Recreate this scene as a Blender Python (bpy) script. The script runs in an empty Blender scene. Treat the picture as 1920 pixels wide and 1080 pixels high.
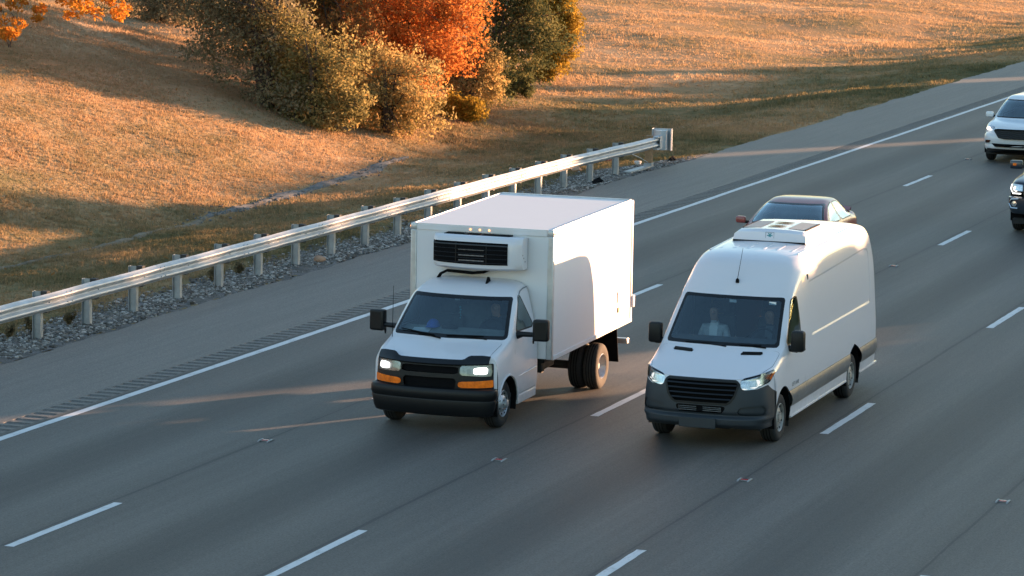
import bpy, bmesh, math, random
import numpy as np
from mathutils import Matrix, Vector

random.seed(7)
rng = np.random.default_rng(11)
SC = bpy.context.scene
COL = SC.collection

# ------------------------------------------------------------------ camera
CAMX, CAMH, PITCH, YAW, ROLL, FOCPX = 23.497, 8.990, 0.13417, 0.34199, 0.01678, 6372.1
cam = bpy.data.cameras.new('camera')
cam.sensor_width = 36.0
cam.lens = FOCPX / 1920.0 * 36.0
cam.clip_end = 6000.0
cam.clip_start = 0.5
camo = bpy.data.objects.new('camera', cam)
COL.objects.link(camo)
_cy, _sy, _cp, _sp = math.cos(YAW), math.sin(YAW), math.cos(PITCH), math.sin(PITCH)
_fw = Vector((-_sy * _cp, _cy * _cp, -_sp))
_r = Vector((_cy, _sy, 0))
_u = _r.cross(_fw)
_r2 = _r * math.cos(ROLL) + _u * math.sin(ROLL)
_u2 = -_r * math.sin(ROLL) + _u * math.cos(ROLL)
M = Matrix((_r2, _u2, -_fw)).transposed().to_4x4()
M.translation = Vector((CAMX, 0, CAMH))
camo.matrix_world = M
SC.camera = camo

# ------------------------------------------------------------------ light
SUN_AZ = math.radians(33.0)      # from the road axis (+Y) towards +X
SUN_EL = math.radians(4.6)
SUN_STRENGTH = 4.8
SKY_STRENGTH = 0.115
EXPOSURE = 2.42
world = bpy.data.worlds.new('World')
SC.world = world
world.use_nodes = True
wn = world.node_tree.nodes
wl = world.node_tree.links
sky = wn.new('ShaderNodeTexSky')
sky.sky_type = 'NISHITA'
sky.sun_disc = False
sky.sun_elevation = SUN_EL
sky.sun_rotation = SUN_AZ
sky.air_density = 1.0
sky.dust_density = 0.5
sky.ozone_density = 1.6
wl.new(sky.outputs[0], wn['Background'].inputs[0])
wn['Background'].inputs[1].default_value = SKY_STRENGTH
sl = bpy.data.lights.new('sun', 'SUN')
sl.energy = SUN_STRENGTH
sl.angle = math.radians(0.53)
sl.color = (1.0, 0.56, 0.31)
so = bpy.data.objects.new('sun', sl)
COL.objects.link(so)
_sd = Vector((math.sin(SUN_AZ) * math.cos(SUN_EL), math.cos(SUN_AZ) * math.cos(SUN_EL), math.sin(SUN_EL)))
so.rotation_euler = (-_sd).to_track_quat('-Z', 'Y').to_euler()
so.location = _sd * 100
SC.view_settings.view_transform = 'Standard'
SC.view_settings.look = 'None'
SC.view_settings.exposure = EXPOSURE
SC.view_settings.gamma = 1.0
SC.view_settings.use_curve_mapping = False
SC.render.engine = 'CYCLES'
SC.cycles.max_bounces = 8
SC.cycles.transparent_max_bounces = 12
SC.cycles.use_denoising = True

# ------------------------------------------------------------------ materials
MATS = {}


def newmat(name):
    m = bpy.data.materials.new(name)
    m.use_nodes = True
    return m, m.node_tree, m.node_tree.nodes['Principled BSDF']


def math_node(nt, op, a, b=None, c=None):
    n = nt.nodes.new('ShaderNodeMath')
    n.operation = op
    for i, v in enumerate((a, b, c)):
        if v is None:
            continue
        if isinstance(v, (int, float)):
            n.inputs[i].default_value = v
        else:
            nt.links.new(v, n.inputs[i])
    return n.outputs[0]


def noise(nt, vec, scale, detail=3.0, rough=0.55, dist=0.0):
    n = nt.nodes.new('ShaderNodeTexNoise')
    n.inputs['Scale'].default_value = scale
    n.inputs['Detail'].default_value = detail
    n.inputs['Roughness'].default_value = rough
    n.inputs['Distortion'].default_value = dist
    if vec is not None:
        nt.links.new(vec, n.inputs['Vector'])
    return n.outputs['Fac']


def ramp(nt, fac, stops):
    r = nt.nodes.new('ShaderNodeValToRGB')
    el = r.color_ramp.elements
    while len(el) > 1:
        el.remove(el[-1])
    el[0].position = stops[0][0]
    el[0].color = (*stops[0][1], 1)
    for p, c in stops[1:]:
        e = el.new(p)
        e.color = (*c, 1)
    nt.links.new(fac, r.inputs[0])
    return r.outputs[0]


def mixc(nt, fac, a, b, mode='MIX'):
    n = nt.nodes.new('ShaderNodeMix')
    n.data_type = 'RGBA'
    n.blend_type = mode
    for sock, v in ((n.inputs[0], fac), (n.inputs[6], a), (n.inputs[7], b)):
        if isinstance(v, (int, float)):
            sock.default_value = v
        elif isinstance(v, tuple):
            sock.default_value = (*v, 1) if len(v) == 3 else v
        else:
            nt.links.new(v, sock)
    return n.outputs[2]


def objcoord(nt, scale=(1, 1, 1)):
    t = nt.nodes.new('ShaderNodeTexCoord')
    mp = nt.nodes.new('ShaderNodeMapping')
    mp.inputs['Scale'].default_value = scale
    nt.links.new(t.outputs['Object'], mp.inputs[0])
    return mp.outputs[0], t.outputs['Object']


def bump(nt, bsdf, h, strength=0.3, dist=0.01):
    b = nt.nodes.new('ShaderNodeBump')
    b.inputs['Strength'].default_value = strength
    b.inputs['Distance'].default_value = dist
    nt.links.new(h, b.inputs['Height'])
    nt.links.new(b.outputs[0], bsdf.inputs['Normal'])


def pmat(name, col, rough=0.5, metal=0.0, coat=0.0, var=0.12, vscale=6.0, emis=None, estr=0.0, bmp=0.0, bscale=80.0, spec=0.5):
    """plain principled material whose colour and roughness drift a little over the surface"""
    m, nt, b = newmat(name)
    v, _ = objcoord(nt)
    f = noise(nt, v, vscale, 4.0, 0.6)
    lo = tuple(max(0.0, c * (1 - var)) for c in col)
    hi = tuple(min(1.0, c * (1 + var)) for c in col)
    nt.links.new(ramp(nt, f, [(0.3, lo), (0.7, hi)]), b.inputs['Base Color'])
    b.inputs['Roughness'].default_value = rough
    b.inputs['Metallic'].default_value = metal
    b.inputs['Coat Weight'].default_value = coat
    b.inputs['Coat Roughness'].default_value = 0.06
    b.inputs['Specular IOR Level'].default_value = spec
    if emis:
        b.inputs['Emission Color'].default_value = (*emis, 1)
        b.inputs['Emission Strength'].default_value = estr
    if bmp:
        bump(nt, b, noise(nt, v, bscale, 3.0), bmp, 0.004)
    MATS[name] = m
    return m


def paint(name, col, dirt=(0.30, 0.27, 0.24), amount=0.35, rough=0.28, coat=0.4, spec=0.5):
    """vehicle paint: clear coat over the colour, road film collecting low on the panels"""
    m, nt, b = newmat(name)
    v, raw = objcoord(nt)
    sep = nt.nodes.new('ShaderNodeSeparateXYZ')
    nt.links.new(raw, sep.inputs[0])
    n1 = noise(nt, v, 2.2, 5.0, 0.65)
    n2 = noise(nt, v, 14.0, 4.0, 0.6)
    low = math_node(nt, 'MULTIPLY_ADD', sep.outputs[2], -1.3, 1.35)
    low = math_node(nt, 'MULTIPLY', math_node(nt, 'MAXIMUM', math_node(nt, 'MINIMUM', low, 1.0), 0.10), amount)
    d = math_node(nt, 'MULTIPLY', low, math_node(nt, 'MULTIPLY_ADD', math_node(nt, 'MULTIPLY', n1, n2), 2.6, 0.1))
    d = math_node(nt, 'MINIMUM', d, 0.8)
    nt.links.new(mixc(nt, d, col, dirt), b.inputs['Base Color'])
    nt.links.new(math_node(nt, 'MULTIPLY_ADD', d, 0.5, rough), b.inputs['Roughness'])
    b.inputs['Coat Weight'].default_value = coat
    b.inputs['Specular IOR Level'].default_value = spec
    b.inputs['Coat Roughness'].default_value = 0.05
    MATS[name] = m
    return m


def glassmat(name, tint, refl=1.0):
    m = bpy.data.materials.new(name)
    m.use_nodes = True
    nt = m.node_tree
    nt.nodes.clear()
    out = nt.nodes.new('ShaderNodeOutputMaterial')
    mix = nt.nodes.new('ShaderNodeMixShader')
    tr = nt.nodes.new('ShaderNodeBsdfTransparent')
    tr.inputs[0].default_value = (*tint, 1)
    gl = nt.nodes.new('ShaderNodeBsdfGlossy')
    gl.inputs['Roughness'].default_value = 0.03
    gl.inputs['Color'].default_value = (0.80, 0.95, 1.0, 1)
    fr = nt.nodes.new('ShaderNodeFresnel')
    fr.inputs[0].default_value = 1.5
    f = math_node(nt, 'MULTIPLY', fr.outputs[0], refl)
    nt.links.new(f, mix.inputs[0])
    nt.links.new(tr.outputs[0], mix.inputs[1])
    nt.links.new(gl.outputs[0], mix.inputs[2])
    nt.links.new(mix.outputs[0], out.inputs[0])
    MATS[name] = m
    return m


def leafmat(name, stops, trans=0.35, scale=0.5, shift=0.35):
    m = bpy.data.materials.new(name)
    m.use_nodes = True
    nt = m.node_tree
    nt.nodes.clear()
    out = nt.nodes.new('ShaderNodeOutputMaterial')
    at = nt.nodes.new('ShaderNodeAttribute')
    at.attribute_name = 'rnd'
    v, _ = objcoord(nt)
    n1 = noise(nt, v, scale, 3.0, 0.6)
    f = math_node(nt, 'ADD', math_node(nt, 'MULTIPLY', at.outputs['Fac'], 1.0 - shift),
                  math_node(nt, 'MULTIPLY', math_node(nt, 'MULTIPLY_ADD', n1, 2.4, -0.7), shift))
    c = ramp(nt, f, stops)
    di = nt.nodes.new('ShaderNodeBsdfDiffuse')
    tl = nt.nodes.new('ShaderNodeBsdfTranslucent')
    nt.links.new(c, di.inputs[0])
    nt.links.new(c, tl.inputs[0])
    mix = nt.nodes.new('ShaderNodeMixShader')
    mix.inputs[0].default_value = trans
    nt.links.new(di.outputs[0], mix.inputs[1])
    nt.links.new(tl.outputs[0], mix.inputs[2])
    nt.links.new(mix.outputs[0], out.inputs[0])
    MATS[name] = m
    return m


paint('white_paint', (0.72, 0.695, 0.725))
paint('truck_white', (0.70, 0.685, 0.715), amount=0.4)
paint('box_white', (0.72, 0.71, 0.725), amount=0.35, rough=0.6, coat=0.0, spec=0.25)
paint('suv_white', (0.74, 0.75, 0.77), amount=0.3)
paint('maroon_paint', (0.27, 0.060, 0.055), dirt=(0.3, 0.2, 0.18), amount=0.2, coat=0.25)
paint('navy_paint', (0.012, 0.020, 0.034), dirt=(0.12, 0.12, 0.12), amount=0.2)
pmat('bumper_grey', (0.019, 0.025, 0.031), 0.55, bmp=0.15)
pmat('rub_grey', (0.15, 0.145, 0.14), 0.32, var=0.2, bmp=0.1)
pmat('trim_grey', (0.045, 0.047, 0.05), 0.5, bmp=0.12)
pmat('black_plastic', (0.0055, 0.006, 0.007), 0.45, bmp=0.1, spec=0.3)
pmat('gloss_black', (0.008, 0.009, 0.010), 0.15)
pmat('seam_grey', (0.22, 0.23, 0.24), 0.6)
pmat('matt_black', (0.006, 0.006, 0.007), 0.9, spec=0.1)
pmat('chassis', (0.012, 0.012, 0.012), 0.75, var=0.4)
pmat('rubber', (0.018, 0.018, 0.018), 0.85, var=0.25, vscale=12)
pmat('dusty_rubber', (0.035, 0.032, 0.029), 0.9, var=0.35, vscale=9)
pmat('steel_rim', (0.52, 0.53, 0.54), 0.42, metal=0.75, var=0.2)
pmat('dusty_rim', (0.40, 0.38, 0.35), 0.55, metal=0.5, var=0.25)
pmat('chrome', (0.75, 0.76, 0.77), 0.12, metal=1.0, var=0.03)
pmat('aluminium', (0.50, 0.51, 0.52), 0.42, metal=0.55, var=0.12)
pmat('galvanised', (0.46, 0.475, 0.49), 0.5, metal=0.25, var=0.18, vscale=3.0, bmp=0.05)
pmat('galv_post', (0.34, 0.36, 0.37), 0.55, metal=0.45, var=0.22, vscale=4.0)
pmat('blockout', (0.035, 0.034, 0.034), 0.8, var=0.3)
pmat('post_wood', (0.26, 0.155, 0.08), 0.85, var=0.3, vscale=9.0, bmp=0.3, bscale=40)
pmat('lamp_white', (0.9, 0.9, 0.9), 0.2, emis=(1.0, 0.95, 0.88), estr=0.6)
pmat('lamp_soft', (0.75, 0.75, 0.76), 0.15, emis=(1.0, 0.93, 0.86), estr=0.16)
pmat('lamp_chrome', (0.62, 0.63, 0.64), 0.18, metal=0.8, var=0.3, vscale=25)
pmat('lamp_grey', (0.22, 0.23, 0.24), 0.2, metal=0.5, var=0.35, vscale=20)
pmat('amber', (0.40, 0.085, 0.005), 0.2, emis=(1.0, 0.26, 0.01), estr=0.035, var=0.6, vscale=9, coat=0.5)
pmat('amber_dot', (0.8, 0.3, 0.1), 0.3, emis=(1.0, 0.42, 0.16), estr=0.6)
pmat('red_lens', (0.35, 0.02, 0.015), 0.2)
pmat('interior', (0.085, 0.098, 0.104), 0.85, var=0.3)
pmat('dash_tan', (0.24, 0.25, 0.23), 0.8, var=0.2)
pmat('seat_cloth', (0.05, 0.056, 0.06), 0.95, var=0.3)
pmat('cargo_tan', (0.42, 0.26, 0.13), 0.8)
pmat('paper', (0.75, 0.77, 0.78), 0.8, var=0.05)
pmat('blue_cloth', (0.02, 0.09, 0.42), 0.8)
pmat('decal_grey', (0.16, 0.18, 0.20), 0.6)
pmat('decal_teal', (0.06, 0.30, 0.34), 0.5)
pmat('mesh_grey', (0.30, 0.33, 0.335), 0.6, var=0.1, vscale=60)
pmat('skin', (0.36, 0.20, 0.14), 0.55, var=0.1)
pmat('jacket_light', (0.42, 0.44, 0.46), 0.9, var=0.25, vscale=10)
pmat('jacket_dark', (0.03, 0.035, 0.045), 0.9, var=0.3)
pmat('shirt_grey', (0.10, 0.115, 0.13), 0.9, var=0.3)
pmat('jeans', (0.03, 0.04, 0.07), 0.9)
pmat('hair_dark', (0.02, 0.014, 0.010), 0.6)
pmat('hair_brown', (0.07, 0.04, 0.025), 0.6)
pmat('stone_pale', (0.34, 0.35, 0.36), 0.9, var=0.35, vscale=7.0)
pmat('stone_orange', (0.36, 0.22, 0.14), 0.9, var=0.3)
pmat('stone_ditch', (0.135, 0.132, 0.125), 0.92, var=0.35, vscale=3.0, bmp=0.4, bscale=25)
pmat('ditch_dirt', (0.17, 0.135, 0.09), 0.95, var=0.4, vscale=4.0, bmp=0.5, bscale=20)
pmat('bark', (0.07, 0.05, 0.04), 0.9, var=0.4, vscale=5, bmp=0.5, bscale=18)
pmat('weed_dark', (0.035, 0.030, 0.016), 0.9, var=0.4)
pmat('litter_red', (0.30, 0.03, 0.03), 0.6)
pmat('litter_white', (0.6, 0.55, 0.5), 0.7)
pmat('casting', (0.36, 0.36, 0.35), 0.6, metal=0.4, var=0.3, vscale=20)
glassmat('windshield_glass', (0.74, 0.86, 0.88), 3.2)
glassmat('side_glass', (0.55, 0.62, 0.64), 1.8)
glassmat('car_glass', (0.68, 0.80, 0.83), 4.5)
glassmat('lens_glass', (0.92, 0.94, 0.95), 1.0)


def road_mat(name, base, seams, lane, lift):
    m, nt, b = newmat(name)
    v, raw = objcoord(nt)
    vs, _ = objcoord(nt, (1.0, 0.10, 1.0))
    sep = nt.nodes.new('ShaderNodeSeparateXYZ')
    nt.links.new(raw, sep.inputs[0])
    x, y = sep.outputs[0], sep.outputs[1]
    big = noise(nt, vs, 1.1, 4.0, 0.6)
    fine = noise(nt, v, 30.0, 4.0, 0.8)
    grit = noise(nt, v, 260.0, 2.0, 0.8)
    col = mixc(nt, big, tuple(c * 0.82 for c in base), tuple(c * 1.20 for c in base))
    sp = ramp(nt, fine, [(0.32, (0.55, 0.55, 0.55)), (0.5, (1.0, 1.0, 1.0)), (0.68, (1.5, 1.5, 1.5))])
    col = mixc(nt, 1.0, col, sp, 'MULTIPLY')
    v3, _ = objcoord(nt, (7.0, 0.22, 1.0))
    drag = ramp(nt, noise(nt, v3, 1.0, 4.0, 0.65), [(0.25, (0.86, 0.86, 0.86)), (0.75, (1.14, 1.14, 1.14))])
    col = mixc(nt, 1.0, col, drag, 'MULTIPLY')
    mott = ramp(nt, noise(nt, v, 9.0, 5.0, 0.75), [(0.28, (0.84, 0.84, 0.84)), (0.72, (1.16, 1.16, 1.16))])
    col = mixc(nt, 1.0, col, mott, 'MULTIPLY')
    sp2 = ramp(nt, grit, [(0.35, (0.72, 0.72, 0.72)), (0.65, (1.3, 1.3, 1.3))])
    col = mixc(nt, 1.0, col, sp2, 'MULTIPLY')
    if lane:
        wob = math_node(nt, 'MULTIPLY_ADD', noise(nt, vs, 0.5, 2.0), 0.16, -0.08)
        ph = math_node(nt, 'FRACT', math_node(nt, 'DIVIDE', math_node(nt, 'ADD', x, wob), 3.66))
        c = math_node(nt, 'MULTIPLY', math_node(nt, 'ABSOLUTE', math_node(nt, 'SUBTRACT', ph, 0.5)), 2.0)
        # oil film down the middle of each lane, polished tracks to its sides
        oil = ramp(nt, c, [(0.0, (0.50, 0.50, 0.50)), (0.20, (0.64, 0.64, 0.64)), (0.45, (1.18, 1.18, 1.18)), (0.62, (1.12, 1.12, 1.12)), (0.82, (0.96, 0.96, 0.96)), (1.0, (0.92, 0.92, 0.92))])
        amt = math_node(nt, 'MULTIPLY_ADD', noise(nt, vs, 0.22, 2.0), 0.8, 0.45)
        amt = math_node(nt, 'MINIMUM', amt, 1.0)
        col = mixc(nt, 1.0, col, mixc(nt, amt, (1.0, 1.0, 1.0), oil), 'MULTIPLY')
    v4, _ = objcoord(nt, (2.2, 0.7, 1.0))
    spot = ramp(nt, noise(nt, v4, 1.6, 5.0, 0.8), [(0.66, (1.0, 1.0, 1.0)), (0.74, (0.62, 0.62, 0.62))])
    col = mixc(nt, 1.0, col, spot, 'MULTIPLY')
    if seams:
        wv = math_node(nt, 'MULTIPLY_ADD', noise(nt, vs, 3.0, 5.0, 0.7), 0.10, -0.05)
        px = math_node(nt, 'FRACT', math_node(nt, 'ADD', math_node(nt, 'DIVIDE', math_node(nt, 'ADD', math_node(nt, 'ADD', x, 0.13), wv), 3.66), 0.5))
        dd = math_node(nt, 'MULTIPLY', math_node(nt, 'ABSOLUTE', math_node(nt, 'SUBTRACT', px, 0.5)), 3.66)
        wid = math_node(nt, 'MULTIPLY_ADD', noise(nt, vs, 1.3, 3.0), 0.05, -0.003)
        s = math_node(nt, 'LESS_THAN', dd, wid)
        col = mixc(nt, math_node(nt, 'MULTIPLY', s, 0.55), col, (0.018, 0.019, 0.020))
        halo = ramp(nt, dd, [(0.0, (0.80, 0.80, 0.80)), (0.16, (1.0, 1.0, 1.0))])
        col = mixc(nt, 1.0, col, halo, 'MULTIPLY')
    nt.links.new(col, b.inputs['Base Color'])
    b.inputs['Roughness'].default_value = 0.68
    b.inputs['Specular IOR Level'].default_value = 0.45
    bump(nt, b, math_node(nt, 'ADD', fine, grit), 0.35, 0.006)
    MATS[name] = m


road_mat('asphalt', (0.094, 0.085, 0.074), True, True, 0)
road_mat('shoulder_asphalt', (0.142, 0.129, 0.113), False, False, 0)
road_mat('rumble_asphalt', (0.122, 0.111, 0.098), False, False, 0)


def line_mat():
    m, nt, b = newmat('line_paint')
    v, _ = objcoord(nt)
    vs, _ = objcoord(nt, (1, 0.25, 1))
    w = noise(nt, vs, 9.0, 6.0, 0.75)
    g = noise(nt, v, 120.0, 2.0, 0.7)
    worn = math_node(nt, 'MULTIPLY_ADD', w, 4.5, -2.3)
    worn = math_node(nt, 'ADD', math_node(nt, 'MAXIMUM', math_node(nt, 'MINIMUM', worn, 1.0), 0.0), 0.0)
    c = mixc(nt, g, (0.50, 0.51, 0.52), (0.72, 0.73, 0.74))
    nt.links.new(mixc(nt, math_node(nt, 'MULTIPLY', worn, 0.6), c, (0.16, 0.165, 0.17)), b.inputs['Base Color'])
    b.inputs['Roughness'].default_value = 0.6
    MATS['line_paint'] = m


line_mat()

GRASS_STOPS = [(0.14, (0.10, 0.098, 0.050)), (0.34, (0.195, 0.162, 0.084)), (0.50, (0.345, 0.240, 0.132)), (0.66, (0.450, 0.282, 0.158)), (0.85, (0.54, 0.38, 0.23))]


def grass_mat(name, use_attr):
    m = bpy.data.materials.new(name)
    m.use_nodes = True
    nt = m.node_tree
    nt.nodes.clear()
    out = nt.nodes.new('ShaderNodeOutputMaterial')
    g = nt.nodes.new('ShaderNodeNewGeometry')
    mp = nt.nodes.new('ShaderNodeMapping')
    mp.inputs['Scale'].default_value = (1.0, 0.6, 1.0)
    nt.links.new(g.outputs['Position'], mp.inputs[0])
    a = noise(nt, mp.outputs[0], 0.11, 5.0, 0.65)
    c = noise(nt, mp.outputs[0], 1.7, 4.0, 0.7)
    d = noise(nt, mp.outputs[0], 11.0, 3.0, 0.7)
    sep = nt.nodes.new('ShaderNodeSeparateXYZ')
    nt.links.new(g.outputs['Position'], sep.inputs[0])
    # greener on the mown verge beside the road and in the swale, tawnier up the bank
    ver = math_node(nt, 'MULTIPLY_ADD', sep.outputs[0], -0.03, -0.33)
    ver = math_node(nt, 'MAXIMUM', math_node(nt, 'MINIMUM', ver, 0.10), -0.11)
    f = math_node(nt, 'ADD', math_node(nt, 'MULTIPLY_ADD', a, 1.25, -0.17), math_node(nt, 'MULTIPLY_ADD', c, 0.40, -0.20))
    f = math_node(nt, 'ADD', f, math_node(nt, 'MULTIPLY_ADD', d, 0.20, -0.07))
    f = math_node(nt, 'ADD', f, ver)
    if use_attr:
        at = nt.nodes.new('ShaderNodeAttribute')
        at.attribute_name = 'rnd'
        f = math_node(nt, 'ADD', f, math_node(nt, 'MULTIPLY_ADD', at.outputs['Fac'], 0.20, -0.08))
    col = ramp(nt, f, GRASS_STOPS)
    di = nt.nodes.new('ShaderNodeBsdfDiffuse')
    nt.links.new(col, di.inputs[0])
    if use_attr:
        tl = nt.nodes.new('ShaderNodeBsdfTranslucent')
        nt.links.new(col, tl.inputs[0])
        mx = nt.nodes.new('ShaderNodeMixShader')
        mx.inputs[0].default_value = 0.45
        nt.links.new(di.outputs[0], mx.inputs[1])
        nt.links.new(tl.outputs[0], mx.inputs[2])
        nt.links.new(mx.outputs[0], out.inputs[0])
    else:
        nt.links.new(di.outputs[0], out.inputs[0])
        b = nt.nodes.new('ShaderNodeBump')
        b.inputs['Strength'].default_value = 0.8
        b.inputs['Distance'].default_value = 0.08
        nt.links.new(math_node(nt, 'ADD', c, d), b.inputs['Height'])
        nt.links.new(b.outputs[0], di.inputs['Normal'])
    MATS[name] = m


grass_mat('ground_grass', False)
grass_mat('blade_grass', True)


def gravel_ground():
    m, nt, b = newmat('gravel_soil')
    v, _ = objcoord(nt)
    n1 = noise(nt, v, 3.0, 5.0, 0.7)
    n2 = noise(nt, v, 28.0, 3.0, 0.7)
    f = math_node(nt, 'ADD', math_node(nt, 'MULTIPLY', n1, 0.6), math_node(nt, 'MULTIPLY', n2, 0.5))
    nt.links.new(ramp(nt, f, [(0.35, (0.030, 0.028, 0.025)), (0.52, (0.085, 0.080, 0.074)), (0.70, (0.20, 0.20, 0.20))]), b.inputs['Base Color'])
    b.inputs['Roughness'].default_value = 0.95
    bump(nt, b, f, 0.9, 0.05)
    MATS['gravel_soil'] = m


gravel_ground()


# ------------------------------------------------------------------ mesh helpers
def tag(o, label=None, cat=None, group=None, kind=None):
    for k, v in (('label', label), ('category', cat), ('group', group), ('kind', kind)):
        if v:
            o[k] = v
    return o


def empty(name, loc=(0, 0, 0), rz=0.0):
    o = bpy.data.objects.new(name, None)
    o.empty_display_size = 0.3
    o.location = loc
    o.rotation_euler = (0, 0, rz)
    COL.objects.link(o)
    return o


def link_mesh(name, me, mat, parent=None):
    o = bpy.data.objects.new(name, me)
    mats = mat if isinstance(mat, (list, tuple)) else [mat]
    if len(me.materials) == 0:
        for x in mats:
            me.materials.append(MATS[x])
    COL.objects.link(o)
    if parent is not None:
        o.parent = parent
    return o


def mesh_np(name, V, F, mat, parent=None, smooth=False, rnd=None, rake=None):
    """V (n,3) array, F (m,k) array of equal-size polygons"""
    V = np.asarray(V, np.float32)
    F = np.asarray(F, np.int32)
    me = bpy.data.meshes.new(name)
    m, k = F.shape
    me.vertices.add(len(V))
    me.vertices.foreach_set('co', V.ravel())
    me.loops.add(m * k)
    me.loops.foreach_set('vertex_index', F.ravel())
    me.polygons.add(m)
    me.polygons.foreach_set('loop_start', np.arange(0, m * k, k, dtype=np.int32))
    me.polygons.foreach_set('use_smooth', np.full(m, smooth))
    me.update(calc_edges=True)
    if rnd is not None:
        at = me.attributes.new('rnd', 'FLOAT', 'POINT')
        at.data.foreach_set('value', np.asarray(rnd, np.float32))
    return link_mesh(name, me, mat, parent)


class MB:
    """collects verts and faces; build() links them as one mesh object"""

    def __init__(s, rake=None):
        s.v = []
        s.f = []
        s.rake = rake

    def add(s, vs, fs):
        o = len(s.v)
        s.v += [tuple(p) for p in vs]
        s.f += [tuple(i + o for i in f) for f in fs]
        return s

    def box(s, x0, x1, y0, y1, z0, z1, bev=0.0, mat=None):
        if bev <= 0:
            vs = [(x, y, z) for z in (z0, z1) for y in (y0, y1) for x in (x0, x1)]
            fs = [(0, 2, 3, 1), (4, 5, 7, 6), (0, 1, 5, 4), (2, 6, 7, 3), (0, 4, 6, 2), (1, 3, 7, 5)]
        else:
            bm = bmesh.new()
            bmesh.ops.create_cube(bm, size=1.0)
            for v in bm.verts:
                v.co = Vector((x0 + (v.co.x + .5) * (x1 - x0), y0 + (v.co.y + .5) * (y1 - y0), z0 + (v.co.z + .5) * (z1 - z0)))
            bmesh.ops.bevel(bm, geom=bm.edges[:], offset=bev, segments=2, profile=0.5, affect='EDGES')
            bm.verts.index_update()
            vs = [tuple(v.co) for v in bm.verts]
            fs = [tuple(v.index for v in f.verts) for f in bm.faces]
            bm.free()
        if mat is not None:
            vs = [tuple(mat @ Vector(p)) for p in vs]
        return s.add(vs, fs)

    def tube(s, pts, rads, n=10, cap=True):
        pts = [Vector(p) for p in pts]
        if isinstance(rads, (int, float)):
            rads = [rads] * len(pts)
        rings = []
        prev = None
        for i, p in enumerate(pts):
            d = (pts[min(i + 1, len(pts) - 1)] - pts[max(i - 1, 0)])
            d = d.normalized() if d.length > 1e-9 else Vector((0, 0, 1))
            if prev is None:
                a = Vector((0, 0, 1)) if abs(d.z) < 0.9 else Vector((1, 0, 0))
                e1 = d.cross(a).normalized()
            else:
                e1 = (prev - d * prev.dot(d)).normalized()
            prev = e1
            e2 = d.cross(e1)
            rings.append([p + (e1 * math.cos(t) + e2 * math.sin(t)) * rads[i] for t in [2 * math.pi * k / n for k in range(n)]])
        vs = [p for r in rings for p in r]
        fs = []
        for i in range(len(pts) - 1):
            for k in range(n):
                a, b = i * n + k, i * n + (k + 1) % n
                fs.append((a, b, b + n, a + n))
        if cap:
            fs.append(tuple(range(n - 1, -1, -1)))
            fs.append(tuple(range((len(pts) - 1) * n, len(pts) * n)))
        return s.add(vs, fs)

    def lathe(s, prof, cx, cy, cz, n=32, axis='x', close=False):
        """prof: (axial, radius) list"""
        vs = []
        for a, r in prof:
            for k in range(n):
                t = 2 * math.pi * k / n
                if axis == 'x':
                    vs.append((cx + a, cy + r * math.cos(t), cz + r * math.sin(t)))
                elif axis == 'y':
                    vs.append((cx + r * math.cos(t), cy + a, cz + r * math.sin(t)))
                else:
                    vs.append((cx + r * math.cos(t), cy + r * math.sin(t), cz + a))
        fs = []
        m = len(prof)
        for i in range(m if close else m - 1):
            j = (i + 1) % m
            for k in range(n):
                fs.append((i * n + k, i * n + (k + 1) % n, j * n + (k + 1) % n, j * n + k))
        return s.add(vs, fs)

    def prism(s, poly, axis, a0, a1):
        """2-D polygon extruded along an axis; poly coordinates are the other two axes in xyz order"""
        def P(u, w, a):
            return {'x': (a, u, w), 'y': (u, a, w), 'z': (u, w, a)}[axis]
        n = len(poly)
        vs = [P(u, w, a0) for u, w in poly] + [P(u, w, a1) for u, w in poly]
        fs = [tuple(range(n - 1, -1, -1)), tuple(range(n, 2 * n))]
        for k in range(n):
            j = (k + 1) % n
            fs.append((k, j, j + n, k + n))
        return s.add(vs, fs)

    def build(s, name, mat, parent=None, smooth=False, normals=True, flat_area=0.03):
        me = bpy.data.meshes.new(name)
        vs = s.v
        if s.rake:
            r, y0 = s.rake
            vs = [(x, y, z + r * (y - y0)) for x, y, z in vs]
        me.from_pydata(vs, [], s.f)
        if normals:
            bm = bmesh.new()
            bm.from_mesh(me)
            bmesh.ops.recalc_face_normals(bm, faces=bm.faces[:])
            bm.to_mesh(me)
            bm.free()
        if smooth:
            ar = np.zeros(len(me.polygons), np.float32)
            me.polygons.foreach_get('area', ar)
            me.polygons.foreach_set('use_smooth', ar < flat_area)
            me.set_sharp_from_angle(angle=math.radians(38))
            me.polygons.foreach_set('use_smooth', ar < flat_area)
        me.update()
        return link_mesh(name, me, mat, parent)


def pchip(P, n):
    """monotone cubic resampling of the control rows P (k, ...), n steps per span"""
    P = np.asarray(P, float)
    k = len(P)
    h = np.diff(P, axis=0)
    d = np.zeros_like(P)
    a, b = h[:-1], h[1:]
    with np.errstate(divide='ignore', invalid='ignore'):
        hm = np.where(a * b > 0, 2 * a * b / (a + b), 0.0)
    d[1:-1] = np.nan_to_num(hm)
    d[0], d[-1] = h[0], h[-1]
    out = []
    for i in range(k - 1):
        for j in range(n):
            t = j / n
            h00 = 2 * t**3 - 3 * t**2 + 1
            h10 = t**3 - 2 * t**2 + t
            h01 = -2 * t**3 + 3 * t**2
            h11 = t**3 - t**2
            out.append(h00 * P[i] + h10 * d[i] + h01 * P[i + 1] + h11 * d[i + 1])
    out.append(P[-1])
    return np.array(out)


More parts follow.
